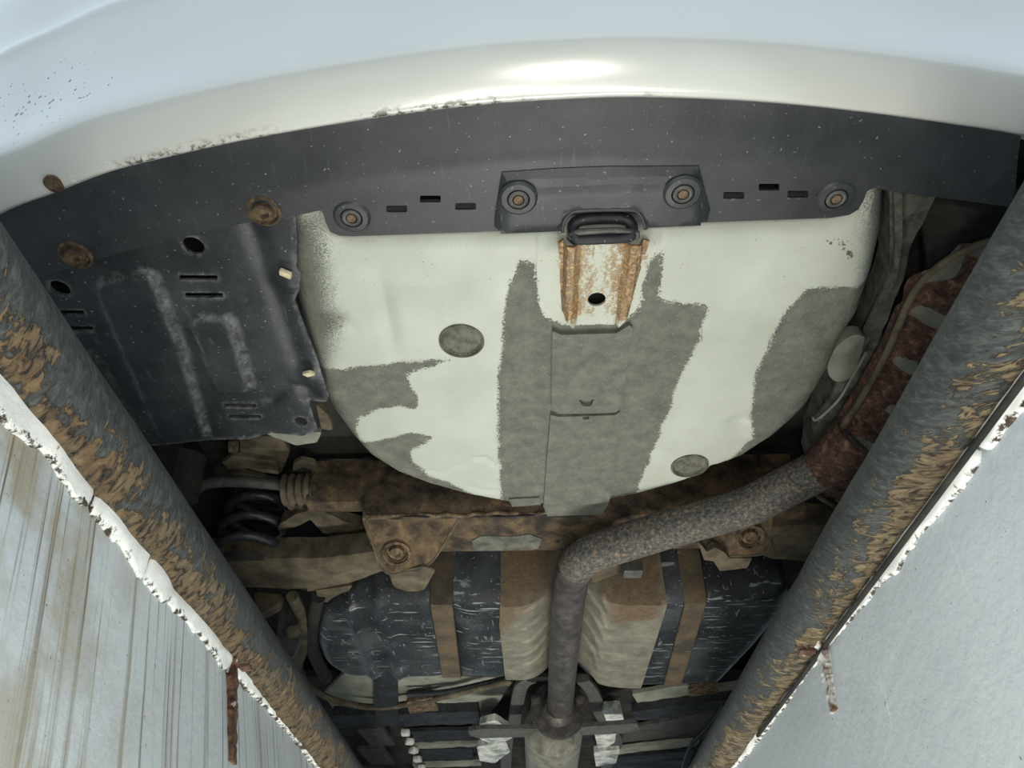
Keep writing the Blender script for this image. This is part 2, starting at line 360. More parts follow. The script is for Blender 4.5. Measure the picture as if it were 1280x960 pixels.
def wall_mat(name, streaks):
    n = NT(name); x, y, z = n.xyz()
    c = n.ramp(n.noise(4, 6, .6), [(.3, C(196, 204, 208)), (.7, C(214, 221, 224))])
    hb = n.noise(60, 5, .6)
    if streaks:
        v = n.vec(n.m('MULTIPLY', y, 34.0), n.m('MULTIPLY', z, .9), 0.0); s1 = n.noise(1.0, 5, .6, v, .25)
        v2 = n.vec(n.m('MULTIPLY', y, 130.0), n.m('MULTIPLY', z, 1.6), 4.0); s2 = n.noise(1.0, 4, .65, v2, .2)
        near = n.rng(y, .95, .45); top = n.rng(z, -.75, -.10)
        a = n.m('ADD', n.m('MULTIPLY', s1, .65), n.m('MULTIPLY', s2, .35))
        c = n.mix(n.rng(a, .50, .64, 0, .75), c, n.ramp(s2, [(.35, C(150, 138, 104)), (.6, C(112, 92, 58)), (.75, C(160, 150, 120))]))
        c = n.mix(n.m('MULTIPLY', n.rng(s2, .56, .66), n.rng(n.m('ADD', z, n.m('MULTIPLY', s1, .35)), -.10, .10, 0, .9)), c, C(58, 50, 38))
        c = n.mix(n.m('MULTIPLY', n.m('MULTIPLY', near, n.rng(n.noise(9, 5, .6), .40, .62)), n.m('MULTIPLY', top, .7)), c, C(150, 132, 88))
        hb = n.m('ADD', hb, n.m('MULTIPLY', a, .6))
    else:
        c = n.mix(n.rng(n.noise(55, 5, .7), .66, .72, 0, .55), c, C(150, 158, 160))
        sc = n.noise(3, 3, .5, n.mapv((1, 26, 3), None, (0, 0, 0), (.5, 0, 0)))
        c = n.mix(n.rng(sc, .70, .74, 0, .5), c, C(235, 238, 240))
        hb = n.m('ADD', hb, n.m('MULTIPLY', n.noise(9, 3), 1.5))
    c = n.mix(n.rng(n.noise(150, 2, .5), .73, .76), c, C(92, 88, 74))
    return n.done(c, .62, 0.0, n.bump(hb, .35, .004))
M['wall_l'] = wall_mat('white_pit_wall_streaked', True); M['wall_r'] = wall_mat('white_pit_wall', False)
def lip_mat():
    n = NT('white_painted_mortar'); k = n.noise(70, 6, .7)
    c = n.ramp(n.noise(20, 5), [(.3, C(236, 238, 234)), (.7, C(250, 251, 248))])
    e = n.m('ADD', n.attr('edge'), n.m('MULTIPLY', n.m('SUBTRACT', k, .5), 1.3))
    c = n.mix(n.rng(e, .86, 1.0), c, C(58, 46, 30))
    c = n.mix(n.rng(n.noise(28, 5, .7), .70, .76, 0, .9), c, C(150, 96, 44))
    return n.done(c, .6, 0.0, n.bump(k, .5, .004))
M['lip'] = lip_mat()
M['anchor'] = mottled('flaking_red_rust', [(60, 40, 30), (96, 62, 44), (132, 94, 66)], 60, 7, .9, bump=.8, specks=[(50, .64, (190, 180, 160), None)])
# ================================================================== the pit
XL, XR = -.493, .456; Y0, Y1, ZB = -2.4, 6.0, -1.85
fl = link('floor', plate_mesh([(-7, -7), (7, -7), (7, 10), (-7, 10)], -.12, .12, .6, holes=[[(XL, Y0), (XR, Y0), (XR, Y1), (XL, Y1)]]), M['ground'])
tag(fl, 'grey concrete garage floor on both sides of the pit', 'floor', 'structure')
def bat(z, sgn): return (.28 if sgn < 0 else .15)*min(max(-z, 0), .62)
def wall(name, x, sgn, mat, label):
    ys = np.linspace(Y0, Y1, 240); zs = np.linspace(ZB, -.002, 40)
    rows = []
    for q in zs: rows.append([(x-sgn*(bat(q, sgn)+.006+.004*fbm(y_*4, q*4, 3 if sgn > 0 else 9)), y_, q) for y_ in ys])
    back = [[(x+sgn*.12, y_, q) for y_ in (Y0, Y1)] for q in (-.002, ZB)]
    me = loft_mesh(rows); o = link(name, me, mat)
    md = o.modifiers.new('thickness', 'SOLIDIFY'); md.thickness = .1; md.offset = -1 if True else 1
    return tag(o, label, 'wall', 'structure')
def fixn(o, d):                       # face the sheet towards d
    me = o.data; n = Vector((0, 0, 0))
    for p in me.polygons: n += p.normal*p.area
    if n.dot(Vector(d)) < 0: me.flip_normals()
wl = wall('wall_left', XL, -1, M['wall_l'], 'white pit wall with brown drip streaks on the left'); fixn(wl, (1, 0, 0))
wr = wall('wall_right', XR, 1, M['wall_r'], 'plain white plastered pit wall on the right'); fixn(wr, (-1, 0, 0))
for nm, yy, d in (('wall_rear', Y0, -1), ('wall_front', Y1, 1)):
    tag(link(nm, box_mesh((XR-XL, .1, -ZB), .0), M['wall_r'], None, ((XL+XR)/2, yy+d*.05, ZB/2)), 'white end wall of the pit '+('behind the camera' if d < 0 else 'at its far end'), 'wall', 'structure')
tag(link('pit_floor', box_mesh((XR-XL, Y1-Y0, .1), 0), M['pitfloor'], None, ((XL+XR)/2, (Y0+Y1)/2, ZB-.05)), 'concrete floor at the bottom of the inspection pit', 'floor', 'structure')
# painted mortar lips along the wall tops
def lip(parent, sgn, x, y0, y1, ztop, h0, h1, seed, out=.012):
    n = max(6, int((y1-y0)/.006)); m = 9; V = []; ed = []
    for i in range(n+1):
        y = y0+(y1-y0)*i/n; t = i/n
        e = min(1, min(i, n-i)/3+.75)
        hh = (h0+(h1-h0)*t)*(1+.26*fbm(y*18, 1, seed)+.10*vn(y*90, 3, seed))*e
        for j in range(m+1):
            q = j/m; zz = ztop-hh*q+.003*vn(y*40, q*5, seed+5)
            o = out*(sin(pi*min(.5+.5*q, .999))**.5)*(1+.35*fbm(y*16, q*2, seed+2))*e
            if j == m: o = -.006
            V.append((x-sgn*(o+.006+bat(zz, sgn)), y, zz)); ed.append(q)
    Fc = [(i*(m+1)+j, i*(m+1)+j+1, (i+1)*(m+1)+j+1, (i+1)*(m+1)+j) for i in range(n) for j in range(m)]
    me = mesh(V, Fc, 60, {'edge': ed}); o = link('mortar_lip', me, M['lip'], parent)
    fixn(o, (-sgn, 0, -.3)); md = o.modifiers.new('thickness', 'SOLIDIFY'); md.thickness = .003; md.offset = -1
    return o
yb = lambda px, py, X: PX(px, py, X).y
cuts = [yb(-40, 470, -.49), yb(88, 625, -.49), yb(152, 722, -.49), yb(267, 838, -.49)]
lip(wl, -1, XL, .30, cuts[1]-.002, -.028, .050, .046, 11)
lip(wl, -1, XL, cuts[1]+.003, cuts[2], -.030, .044, .044, 12)
lip(wl, -1, XL, cuts[2]+.002, cuts[3]-.004, -.030, .046, .050, 13)
lip(wl, -1, XL, cuts[3]+.02, yb(362, 935, -.49), -.032, .034, .024, 14)
lip(wl, -1, XL, yb(366, 940, -.49), 2.6, -.034, .02, .016, 15)
rc = [.30, yb(1225, 560, .44), yb(1108, 745, .44), yb(1043, 828, .44), yb(1000, 875, .44), 2.6]
lip(wr, 1, XR, rc[0], rc[1]-.003, -.044, .022, .024, 21, .008)
lip(wr, 1, XR, rc[1]+.003, rc[2]-.002, -.044, .026, .026, 22, .008)
lip(wr, 1, XR, rc[2]+.003, rc[3], -.044, .022, .016, 23, .008)
lip(wr, 1, XR, rc[3]+.03, rc[4], -.044, .016, .013, 24, .007)
lip(wr, 1, XR, rc[4]+.01, rc[5], -.044, .014, .012, 25, .007)
# the steel pipes on the pit edges
def rail(x, z, r, sgn, mat, label, seed):
    n = 72; ys = np.arange(-1.6, 5.6, .008); m = len(ys); ang = np.linspace(0, 2*pi, n, endpoint=False)
    A, Yg = np.meshgrid(ang, ys)
    base = atan2(-CZ*-1-(z-CZ)*0-0, 0) if False else atan2(CZ-z, -x)      # towards the pit
    face = ((A-base+pi) % (2*pi)-pi)/(pi/2)*(1 if sgn > 0 else -1)         # -1 .. 1 over the side that shows
    dent = .0016*fbm(Yg*6, A*1.2, seed)+.0012*fbm(Yg*38+face*1.2, face*2, seed+4)*np.clip(.6-face, 0, 1)
    R = r+dent; V = np.stack([x+R*np.cos(A), Yg, z+R*np.sin(A)], -1).reshape(-1, 3)
    if seed == 40: bias = np.interp(Yg, [.2, .55, .75, .95, 1.15, 1.4, 1.8, 2.6], [-.1, .02, .15, .15, .22, .32, .40, .40])
    else: bias = np.interp(Yg, [.2, .55, .72, .95, 1.15, 1.35, 1.55, 1.8, 2.6], [-.2, -.1, -.02, -.1, -.1, .05, .2, .3, .35])
    Fc = [(i*n+j, i*n+(j+1) % n, (i+1)*n+(j+1) % n, (i+1)*n+j) for i in range(m-1) for j in range(n)]
    rt = root('steel_pipe', (x, 1.9, z-r), label, 'pipe', 'steel pipes along the pit edges')
    link('pipe', mesh(V, Fc, 60, {'face': face.ravel(), 'bias': bias.ravel()}), mat, rt)
    return rt
railL = rail(-.471, -.005, .045, 1, M['rail_l'], 'black oily pipe with brown rust along the left pit edge', 40)
railR = rail(.433, -.005, .045, -1, M['rail_r'], 'grey oily pipe with tan patches along the right pit edge', 50)
def anchor(parent, x, sgn, y, depth, mat):
    # flat bar welded to the pipe and let into the wall
    cx, cz, r0 = x, -.005, .0455; b0 = atan2(CZ-cz, -cx); rows = []
    for k in range(9):
        a = b0-(-1 if sgn < 0 else 1)*radians(-92+k*9.5)*(-1); a = b0+(-1 if sgn < 0 else 1)*radians(92-k*9.5)
        w = .017*(1-.05*k)*(1+.25*vn(k*1.3, 1, 4)); o_ = r0+.0035
        rows.append([(cx+(r0-.004)*cos(a), y-w-.002+.004*k, cz+(r0-.004)*sin(a)), (cx+o_*cos(a), y-w+.004*k, cz+o_*sin(a)), (cx+o_*cos(a), y+w+.004*k, cz+o_*sin(a)), (cx+(r0-.004)*cos(a), y+w+.002+.004*k, cz+(r0-.004)*sin(a))])
    link('weld_tab', loft_mesh(rows, True, angle=40), M['anchor'], parent)
    V = []; n = 24
    for i in range(n+1):
        t = i/n; w = .016*(1-.35*t)*(1+.25*vn(i*.9, 2, 5)); zz = -.045-depth*t; ee = .010*(1-.6*t)*(1+.4*vn(i*2.3, 7, 6))
        xx = (XL if sgn < 0 else XR)
        xx -= sgn*(bat(zz, sgn)+.004); V += [(xx-sgn*-.004, y-w, zz), (xx-sgn*(.006+ee), y-w*.8, zz), (xx-sgn*(.006+ee*.8), y+w*.8, zz), (xx-sgn*-.004, y+w, zz)]
    Fc = [(i*4+j, i*4+(j+1) % 4, i*4+4+(j+1) % 4, i*4+4+j) for i in range(n) for j in range(4)]+[(0, 1, 2, 3), (n*4, n*4+1, n*4+2, n*4+3)]
    link('anchor_bar', mesh(V, Fc, 30), mat, parent)
anchor(railL, -.471, -1, yb(266, 850, -.49), .15, M['anchor'])
anchor(railR, .433, 1, yb(1040, 836, .44), .10, mottled('white_bar_with_rust', [(96, 66, 46), (206, 204, 198), (232, 233, 230)], 40, 5, .7, bump=.5))
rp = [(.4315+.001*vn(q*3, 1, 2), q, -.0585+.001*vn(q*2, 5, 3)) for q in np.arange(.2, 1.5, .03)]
tag(link('gap_shade_strip', tube_mesh(rp, .0035, 10), M['dark']), 'thin dark strip standing in for the shadow gap between right pipe and white wall', 'shade strip')  # dark tube in place of the shadow under the pipe
# ================================================================== the car
car = root('car', (.085, 2.3, 0), 'silver-white car parked over the pit, seen from underneath', 'car')
CX = .085
# ---- bumper
lipx = [(0, 266), (60, 243), (130, 216), (200, 198), (300, 176), (400, 158), (500, 143), (600, 131), (700, 124), (790, 121), (900, 124), (1000, 131), (1100, 142), (1200, 156), (1280, 169)]
ZL = .255
lipc = [(-.90, 1.02), (-.893, .88), (-.86, .73), (-.79, .61), (-.71, .535)]+PL(lipx, ZL)+[(.68, .452), (.80, .492), (.91, .56), (1.0, .67), (1.05, .82), (1.07, 1.02)]
lipc = [tuple(v.xy) for v in smooth_path([(a, b, 0) for a, b in lipc], 6)]
def normals2(c):
    c = np.array(c); t = np.gradient(c, axis=0); t /= np.linalg.norm(t, axis=1)[:, None]; return np.c_[t[:, 1], -t[:, 0]]   # to the right of travel: rearwards
LN = normals2(lipc); LC = np.array(lipc)
prof = [(.268, -.010), (.262, -.003), (.2555, 0), (.2545, .004), (.256, .010), (.260, .022), (.266, .034), (.273, .045), (.279, .0515), (.287, .0555), (.30, .058), (.32, .061), (.345, .066), (.37, .073), (.395, .082), (.42, .092), (.435, .098), (.447, .104), (.454, .110), (.462, .112), (.474, .111), (.51, .122), (.56, .142), (.61, .158), (.65, .158), (.68, .14), (.70, .09), (.705, -.03)]
rows = [[(LC[i, 0]+LN[i, 0]*o, LC[i, 1]+LN[i, 1]*o, z) for i in range(len(LC))] for z, o in prof]
low = [max(0, 1-(o+.0)/.028) for z, o in prof for _ in LC]
grm = []; chp = []
for z, o in prof:
    for i in range(len(LC)):
        x_, y_ = LC[i]
        grm.append(float(np.interp(x_, [-.55, -.45, .10, .16], [.2, 1, 1, 0])))
        chp.append(float(max(0, 1-sqrt(((x_+.575)/.2)**2+((z-.345)/.085)**2))))
# refine rows so the chip and grime attributes have room
me = loft_mesh(rows, attrs={'low': low, 'grime': grm, 'chips': chp}, angle=50)
bump_ = link('bumper_cover', me, M['bumper'], car, label='silver-white painted rear bumper skin'); fixn(bump_, (0, -1, 0))
md = bump_.modifiers.new('sub', 'SUBSURF'); md.levels = 1; md.render_levels = 1
# rusty screw at the left end of the bumper lip
screw = lathe_mesh([(.011, -.002), (.011, .002), (.007, .004), (.003, .0045)], n=16)
p = P(68, 229, .257); link('bumper_screw', screw, M['oldbolt'], bump_, (p.x, p.y, .2555), 'rusty screw at the bumper lip')
# ---- black valance
val = [(a, b-5) for a, b in [(-40, 285)]+lipx[0:]]+[(1283, 164), (1281, 182), (1272, 215), (1262, 257), (1190, 247), (1120, 239), (1092, 233), (1083, 238), (1079, 250), (1073, 262), (1062, 269), (1040, 273), (900, 279), (806, 283),
       (804, 274), (799, 264), (786, 259), (726, 260), (711, 265), (704, 276), (703, 287), (600, 292), (440, 297), (424, 296), (413, 291), (407, 278), (404, 266), (401, 262), (368, 269), (310, 277), (200, 301), (95, 331), (20, 356), (-60, 390)]
ZV = .25
valp = PL(val, ZV)
lipline = np.array([tuple(v) for v in lipc])
def dline(line, xy):
    d = np.full(len(xy), 9.); 
    for a, b in zip(line[:-1], line[1:]):
        e = b-a; t = np.clip(((xy-a)@e)/(e@e), 0, 1); d = np.minimum(d, np.linalg.norm(xy-a-t[:, None]*e, axis=1))
    return d
cpan = PL([(627, 213), (700, 208), (760, 206), (873, 205), (888, 262), (884, 279), (806, 283), (804, 274), (799, 264), (786, 259), (726, 260), (711, 265), (704, 276), (703, 287), (617, 291), (619, 262)], ZV)
cpan2 = PL([(632, 231), (760, 226), (867, 223), (877, 262), (875, 279.5), (806, 283), (804, 274), (799, 264), (786, 259), (726, 260), (711, 265), (704, 276), (703, 287), (626, 290.5)], ZV)
def zval(xy):
    d = dline(lipline, xy)
    z = .262-.016*sstep(0, .068, d)*1.0+.010*np.clip((d-.068)/.12, 0, 1)
    front = PL([(402, 262), (410, 290), (705, 287), (1075, 270)], ZV)
    return z+.0008*fbm(xy[:, 0]*12, xy[:, 1]*12, 4)
def slot(cx, cy, w, h, z, sk=0): return rounded(PL([(cx-w/2+sk, cy-h/2), (cx+w/2+sk, cy-h/2), (cx+w/2-sk, cy+h/2), (cx-w/2-sk, cy+h/2)], z), .002, 2)
vh = [slot(a, b, 26, 9, ZV) for a, b in ((496, 261), (538, 248), (582, 258), (917, 244), (961, 233), (997, 242))]
valance = link('bumper_valance', plate_mesh(valp, zval, .004, .009, vh, angle=30), M['valance'], car, label='black plastic apron under the bumper, with slots')
link('raised_panel', plate_mesh(cpan, lambda xy: zval(xy)-.007+.006*(1-np.clip(sdf(cpan, xy)/.008, 0, 1)), .006, .007, angle=25), M['valance'], valance)
link('raised_panel', plate_mesh(cpan2, lambda xy: zval(xy)-.010+.003*(1-np.clip(sdf(cpan2, xy)/.004, 0, 1)), .006, .007, angle=25), M['valance'], valance)
arch = [(884 and 806, 283), (804, 274), (799, 264), (786, 259), (726, 260), (711, 265), (704, 276), (703, 287)]
ar = [tuple(v) for v in smooth_path([(a, b, 0) for a, b in PL(arch, ZV)], 4)]
o = link('arch_shade_collar', loft_mesh([[(a, b, z_) for a, b, _ in ar] for z_ in (.243, .26, .28, .305)]), M['valance'], valance)  # collar added to keep the tow opening dark, hides the pale pan sides
md = o.modifiers.new('thickness', 'SOLIDIFY'); md.thickness = .004; md.offset = 0
washer = lathe_mesh([(.0225, -.004), (.0225, .001), (.0195, .0035), (.0135, .004), (.0125, .001), (.0105, -.001)], n=28)
wring = lathe_mesh([(.0115, -.002), (.0115, .003), (.0095, .0042), (.0072, .0035), (.0066, -.001)], n=20)
wbolt = lathe_mesh([(.0058, -.002), (.0058, .003), (.0035, .0042), (.0015, .0025)], n=8)
for a, b, k in ((440, 270, 0), (648, 247, 1), (853, 240, 1), (1044, 246, 0)):
    p = P(a, b, ZV); zz = float(zval(np.array([[p.x, p.y]]))[0])-.010*k; p = P(a, b, zz); q = (p.x, p.y, zz-.0005)
    w_ = link('washer', washer, M['valance'], valance, q); 
    link('collar', wring, M['bargrey'] if k == 0 or a > 800 else M['plug'], valance, (p.x, p.y, zz-.002))
    link('screw', wbolt, M['deeprust'], valance, (p.x, p.y, zz-.003), 'small rusty screw')
rb = lathe_mesh([(.021, -.004), (.021, .002), (.018, .0045), (.0150, .0005), (.0128, .0005), (.0115, .007), (.0075, .008), (.005, .003), (.002, .003)], n=28)
for a, b in ((330, 263), (95, 318)):
    p = P(a, b, .252); zz = float(zval(np.array([[p.x, p.y]]))[0]); p = P(a, b, zz)
    link('bolt', rb, M['oldbolt'], valance, (p.x, p.y, zz), 'large rusty washer bolt')
link('slot_blackout', box_mesh((.60, .03, .12), .006), M['rubber'], car, (CX, .535, .365), 'dark bar added to black out the apron slots')  # unseen bar added so that the slots look black
# ---- spare wheel well
ZP = .285
pano = [(352, 252), (352, 330), (372, 420), (396, 495), (412, 525), (432, 552), (455, 577), (490, 598), (530, 613), (580, 627), (640, 638), (700, 640), (765, 634), (800, 627), (850, 613), (885, 601), (905, 590), (935, 578), (975, 553), (1000, 532), (1018, 514), (1033, 492), (1046, 470), (1058, 440), (1083, 400), (1100, 350), (1112, 300), (1117, 222), (1078, 226), (1070, 258), (1040, 266), (812, 276), (806, 290), (702, 293), (692, 280), (430, 285), (412, 278), (402, 252)]
panp = PL(pano, ZP)
G = [[(648, 326), (668, 328), (676, 395), (700, 405), (770, 405), (798, 385), (812, 330), (822, 312), (826, 320), (823, 376), (884, 382), (872, 425), (850, 470), (825, 540), (797, 612), (792, 660), (630, 660), (626, 600), (622, 520), (627, 440), (634, 370)],
     [(380, 462), (425, 464), (460, 458), (500, 454), (550, 449), (560, 449), (540, 457), (508, 468), (512, 485), (522, 500), (520, 511), (500, 508), (470, 511), (448, 522), (446, 540), (450, 553), (470, 552), (495, 545), (520, 541), (540, 545), (530, 555), (514, 563), (516, 580), (535, 595), (560, 603), (590, 618), (622, 626), (622, 660), (440, 640), (360, 520)],
     [(1140, 352), (1090, 358), (1010, 360), (985, 385), (965, 425), (945, 470), (942, 510), (942, 545), (920, 570), (900, 584), (925, 610), (1030, 560), (1090, 470), (1140, 380)]]
Gw = [PL(g, ZP) for g in G]
hazeL = PL([(340, 270), (392, 276), (404, 330), (408, 385), (424, 398), (412, 425), (404, 470), (340, 470)], ZP)
shadeR = PL([(1094, 225), (1140, 225), (1140, 360), (1084, 360)], ZP)  # shade of the steeper right flank, put into the coat colour
def acoat(xy): return np.max([sdf(g, xy) for g in Gw], 0)
def ahaze_and_grey(xy): return np.maximum(sdf(hazeL, xy), sdf(shadeR, xy))
scf = [PL(g, ZP) for g in ([(1035, 298), (1042, 300), (1041, 307), (1034, 304)], [(1050, 298), (1058, 302), (1067, 318), (1066, 328), (1058, 318)], [(1073, 334), (1077, 336), (1076, 341)])]
def ascuff(xy): return np.max([sdf(g, xy) for g in scf], 0)
rustc = PL([(688, 312), (818, 308), (790, 380), (775, 392), (705, 392), (696, 370)], ZP)
def arust(xy): return sstep(-.012, .02, sdf(rustc, xy))*.62
def gauss(xy, px, py, sx, sy, amp):
    p = P(px, py, ZP); return amp*np.exp(-((xy[:, 0]-p.x)/sx)**2-((xy[:, 1]-p.y)/sy)**2)
wave1 = np.array(PL([(505, 575), (530, 588), (550, 591), (570, 583), (590, 573), (608, 573), (616, 580)], ZP)); wave2 = np.array(PL([(580, 606), (600, 612), (622, 614)], ZP))
arc1 = np.array(PL([(405, 393), (425, 394), (436, 402), (439, 412)], ZP))
def zpan(xy):
    d = sdf(panp, xy); z = ZP+.035*(1-np.clip(d/.035, 0, 1))**2
    z += .004*sstep(.006, 0, dline(wave1, xy))+.003*sstep(.005, 0, dline(wave2, xy))+.004*sstep(.006, 0, dline(arc1, xy))
    z += gauss(xy, 483, 395, .010, .07, .006)+gauss(xy, 515, 355, .03, .012, -.004)+gauss(xy, 590, 310, .2, .05, -.003)
    z += gauss(xy, 980, 500, .02, .05, .004)+gauss(xy, 925, 528, .02, .014, .008)+gauss(xy, 940, 545, .02, .012, -.006)+gauss(xy, 900, 588, .03, .012, .010)+gauss(xy, 960, 330, .03, .10, -.003)
    z += gauss(xy, 545, 560, .03, .03, -.003)+gauss(xy, 905, 440, .03, .014, -.003)
    return z+.0012*fbm(xy[:, 0]*9, xy[:, 1]*9, 3)
def oval(cx, cy, r, z, n=24): p = P(cx, cy, z); return [(p.x+r*cos(2*pi*i/n), p.y+r*sin(2*pi*i/n)) for i in range(n)]
A_ = {'coat': acoat, 'haze': ahaze_and_grey, 'scuff': ascuff, 'rust': arust}
towhole = oval(746, 375, .0125, ZP-.012, 20)
pan = link('spare_wheel_well', plate_mesh(panp, zpan, .17, .0075, [oval(577, 426, .029, ZP), oval(862, 582, .029, ZP), oval(746, 375, .022, ZP, 20)], A_, 40), M['pan'], car, label='pale painted spare wheel well with dark grey undercoat patches')
plug = lathe_mesh([(.034, -.003), (.034, .0015), (.031, .003), (.0285, -.002), (.024, -.006), (.020, -.004), (.014, -.003), (.006, -.005), (.002, -.005)], n=32)
for a, b in ((577, 426), (862, 582)):
    p = P(a, b, ZP); zz = float(zpan(np.array([[p.x, p.y+.04]]))[0]); link('drain_plug', plug, M['plug'], pan, (p.x, p.y, ZP-.001), 'round grey rubber plug')
# reinforcement plates down the middle of the well
def zc(off): return lambda xy: zpan(xy)-off
pl1 = PL([(690, 409), (702, 414), (770, 412), (786, 402), (790, 406), (776, 506), (769, 511), (697, 513), (689, 505)], ZP)
embA = PL([(706, 445), (756, 442), (752, 500), (706, 502)], ZP)
slotA = [rounded(PL([(723, 497), (743, 496), (738, 503), (728, 503)], ZP), .003, 2), rounded(PL([(728, 516), (736, 515.5), (736, 519), (728, 519.5)], ZP), .001, 2)]
link('reinforcement_plate', plate_mesh(pl1, lambda xy: zpan(xy)-.008+.004*sstep(-.003, .003, sdf(embA, xy)), .010, .006, [slotA[0]], A_), M['pan'], pan)
pl2 = PL([(688, 514), (698, 516), (768, 514), (774, 510), (766, 600), (760, 628), (752, 641), (684, 643), (679, 630), (684, 560)], ZP)
link('reinforcement_plate', plate_mesh(pl2, lambda xy: np.minimum(zpan(xy), ZP+.004)-.0085, .014, .006, [slotA[1]], A_), M['pan'], pan)
pl3 = PL([(636, 622), (674, 620), (677, 633), (640, 636)], ZP)
link('reinforcement_plate', plate_mesh(pl3, lambda xy: np.minimum(zpan(xy), ZP+.008)-.004, .01, .008, [], A_), M['pan'], pan)
pl4 = PL([(671, 281), (699, 281), (701, 295), (807, 292), (808, 279), (829, 277), (823, 322), (812, 382), (786, 398), (770, 404), (703, 405), (676, 396), (671, 350)], ZP)
link('tow_eye_plate', plate_mesh(pl4, lambda xy: zpan(xy)-.003, .003, .006, [oval(746, 375, .020, ZP, 20)], A_), M['pan'], pan)
link('hole_blackout', lathe_mesh([(.026, 0), (.026, .03), (.002, .03)], (0, 0, 1), 20), M['rubber'], pan, (P(746, 375, ZP).x, P(746, 375, ZP).y, ZP+.012))  # dark cup added so that the tow hole looks black
# tow eye bracket: ribbed hat section
zb = ZP-.004
tb = PL([(698, 304), (704, 300), (800, 298), (812, 302), (796, 352), (788, 384), (772, 400), (716, 402), (702, 388)], zb)
def ztow(xy):
    out = []
    for x, y in xy:
        t = (y-P(746, 300, zb).y)/(P(746, 398, zb).y-P(746, 300, zb).y); t = min(max(t, 0), 1)
        py = 300+98*t
        xs = [P(q, py, zb).x for q in ((696+4*t), 704, 707, 719-3*t, 723-4*t, 782-12*t, 785-13*t, 801-20*t, 804-19*t, 812-20*t)]
        out.append(np.interp(x, xs, [zb, zb, zb-.016, zb-.016, zb-.007, zb-.007, zb-.016, zb-.016, zb, zb]))
    return np.array(out)
link('tow_bracket', plate_mesh(tb, ztow, .004, .0045, [towhole], dict(A_, rust=lambda xy: .30+.45*np.abs(sin(0)+np.clip(np.abs(xy[:, 0]-P(748, 350, zb).x)/.05, 0, 1))-.3*sstep(P(746, 384, zb).y, P(746, 398, zb).y, xy[:, 1]), coat=lambda xy: np.full(len(xy), -1.), haze=lambda xy: np.full(len(xy), -1.)), 25, fine=.004), M['pan'], car, label='rust-stained ribbed towing bracket')
lp = [P(722, 299, .268), P(717, 292, .272), P(717, 282, .28), P(726, 275, .284), P(752, 272, .286), P(780, 273, .284), P(789, 280, .28), P(790, 290, .272), P(784, 296, .268), P(755, 298, .266)]
lp = smooth_path(lp+[lp[0]], 5)[:-1]
link('tow_loop', tube_mesh(lp, .0075, 12, True), M['blackbar'], car, label='dark steel tow loop behind the apron opening')
link('loop_lip', prism_mesh([P(712, 292, .266), P(724, 288, .266), P(776, 286, .266), P(800, 290, .266), P(800, 300, .266), P(770, 302, .266), P(720, 304, .266), P(710, 300, .266)], (0, 0, .006), .002), M['bargrey'], car)
# ---- left splash shield
ZS = .266
sh = [(-90, 330), (20, 318), (95, 300), (200, 285), (316, 262), (345, 262), (369, 268), (371, 300), (371, 333), (377, 340), (376, 356), (368, 376), (385, 420), (402, 465), (411, 496), (408, 502), (386, 503), (397, 538), (378, 545), (340, 541), (310, 549), (265, 550), (232, 553), (206, 556), (150, 560), (-60, 560)]
shp = PL(sh, ZS)
pads = [PL(g, ZS) for g in ([(118, 352), (150, 342), (185, 336), (196, 345), (228, 430), (262, 546), (203, 549), (172, 480)], [(241, 400), (248, 395), (284, 393), (292, 402), (314, 478), (310, 486), (276, 487), (268, 478)], [(60, 440), (118, 436), (150, 492), (178, 552), (100, 552)])]
step_ = PL([(320, 270), (352, 300), (385, 420), (408, 500), (360, 500), (330, 400)], ZS)
bulge = [P(358, 345, ZS), P(372, 352, ZS), P(386, 468, ZS)]
def zsh(xy):
    z = np.full(len(xy), ZS)+.0006*fbm(xy[:, 0]*10, xy[:, 1]*10, 8)
    for k, g in enumerate(pads): z -= (.011, .010, .008)[k]*sstep(-.0045, .0045, sdf([tuple(q) for q in rounded(g, .02, 4)], xy))
    for p_ in bulge: z -= .010*np.exp(-(((xy-np.array([p_.x, p_.y]))/.018)**2).sum(1))
    l = np.array(PL([(312, 278), (345, 370), (372, 450), (385, 500)], ZS)); z += .005*np.exp(-(dline(l, xy)/.012)**2)
    z += .004*np.exp(-(dline(np.array(PL([(340, 500), (365, 482), (395, 494)], ZS)), xy)/.007)**2)
    return z
shh = [oval(242, 307, .0135, ZS, 18), slot(248, 347, 48, 6, ZS), slot(255, 369, 48, 6, ZS), oval(75, 360, .013, ZS, 18), slot(88, 391, 34, 6, ZS), slot(99, 411, 34, 6, ZS), slot(300, 507, 40, 4.5, ZS), slot(306, 521, 40, 4.5, ZS), oval(376, 527, .011, ZS, 16)]
def awear(xy):
    w = np.zeros(len(xy))
    for k, g in enumerate(pads): w = np.maximum(w, (1, 1, .5)[k]*np.exp(-(sdf(rounded(g, .02, 4), xy)/.0035)**2))
    for h in shh: w = np.maximum(w, .8*np.exp(-(sdf(h, xy)/.003)**2))
    return np.maximum(w, .9*np.exp(-(sdf(shp, xy)/.004)**2))
shield = link('splash_shield', plate_mesh(shp, zsh, .004, .0065, shh, {'wear': awear}, angle=50), M['shield'], car, label='black stamped underbody shield with slots and raised pads')
cl = box_mesh((.016, .012, .006), .002)
for a, b, rz in ((357, 342, .4), (386, 467, -.5)):
    p = P(a, b, ZS-.012); o = link('clip', cl, M['clip'], shield, p, 'pale metal clip'); o.rotation_euler = (.3, .2, rz)
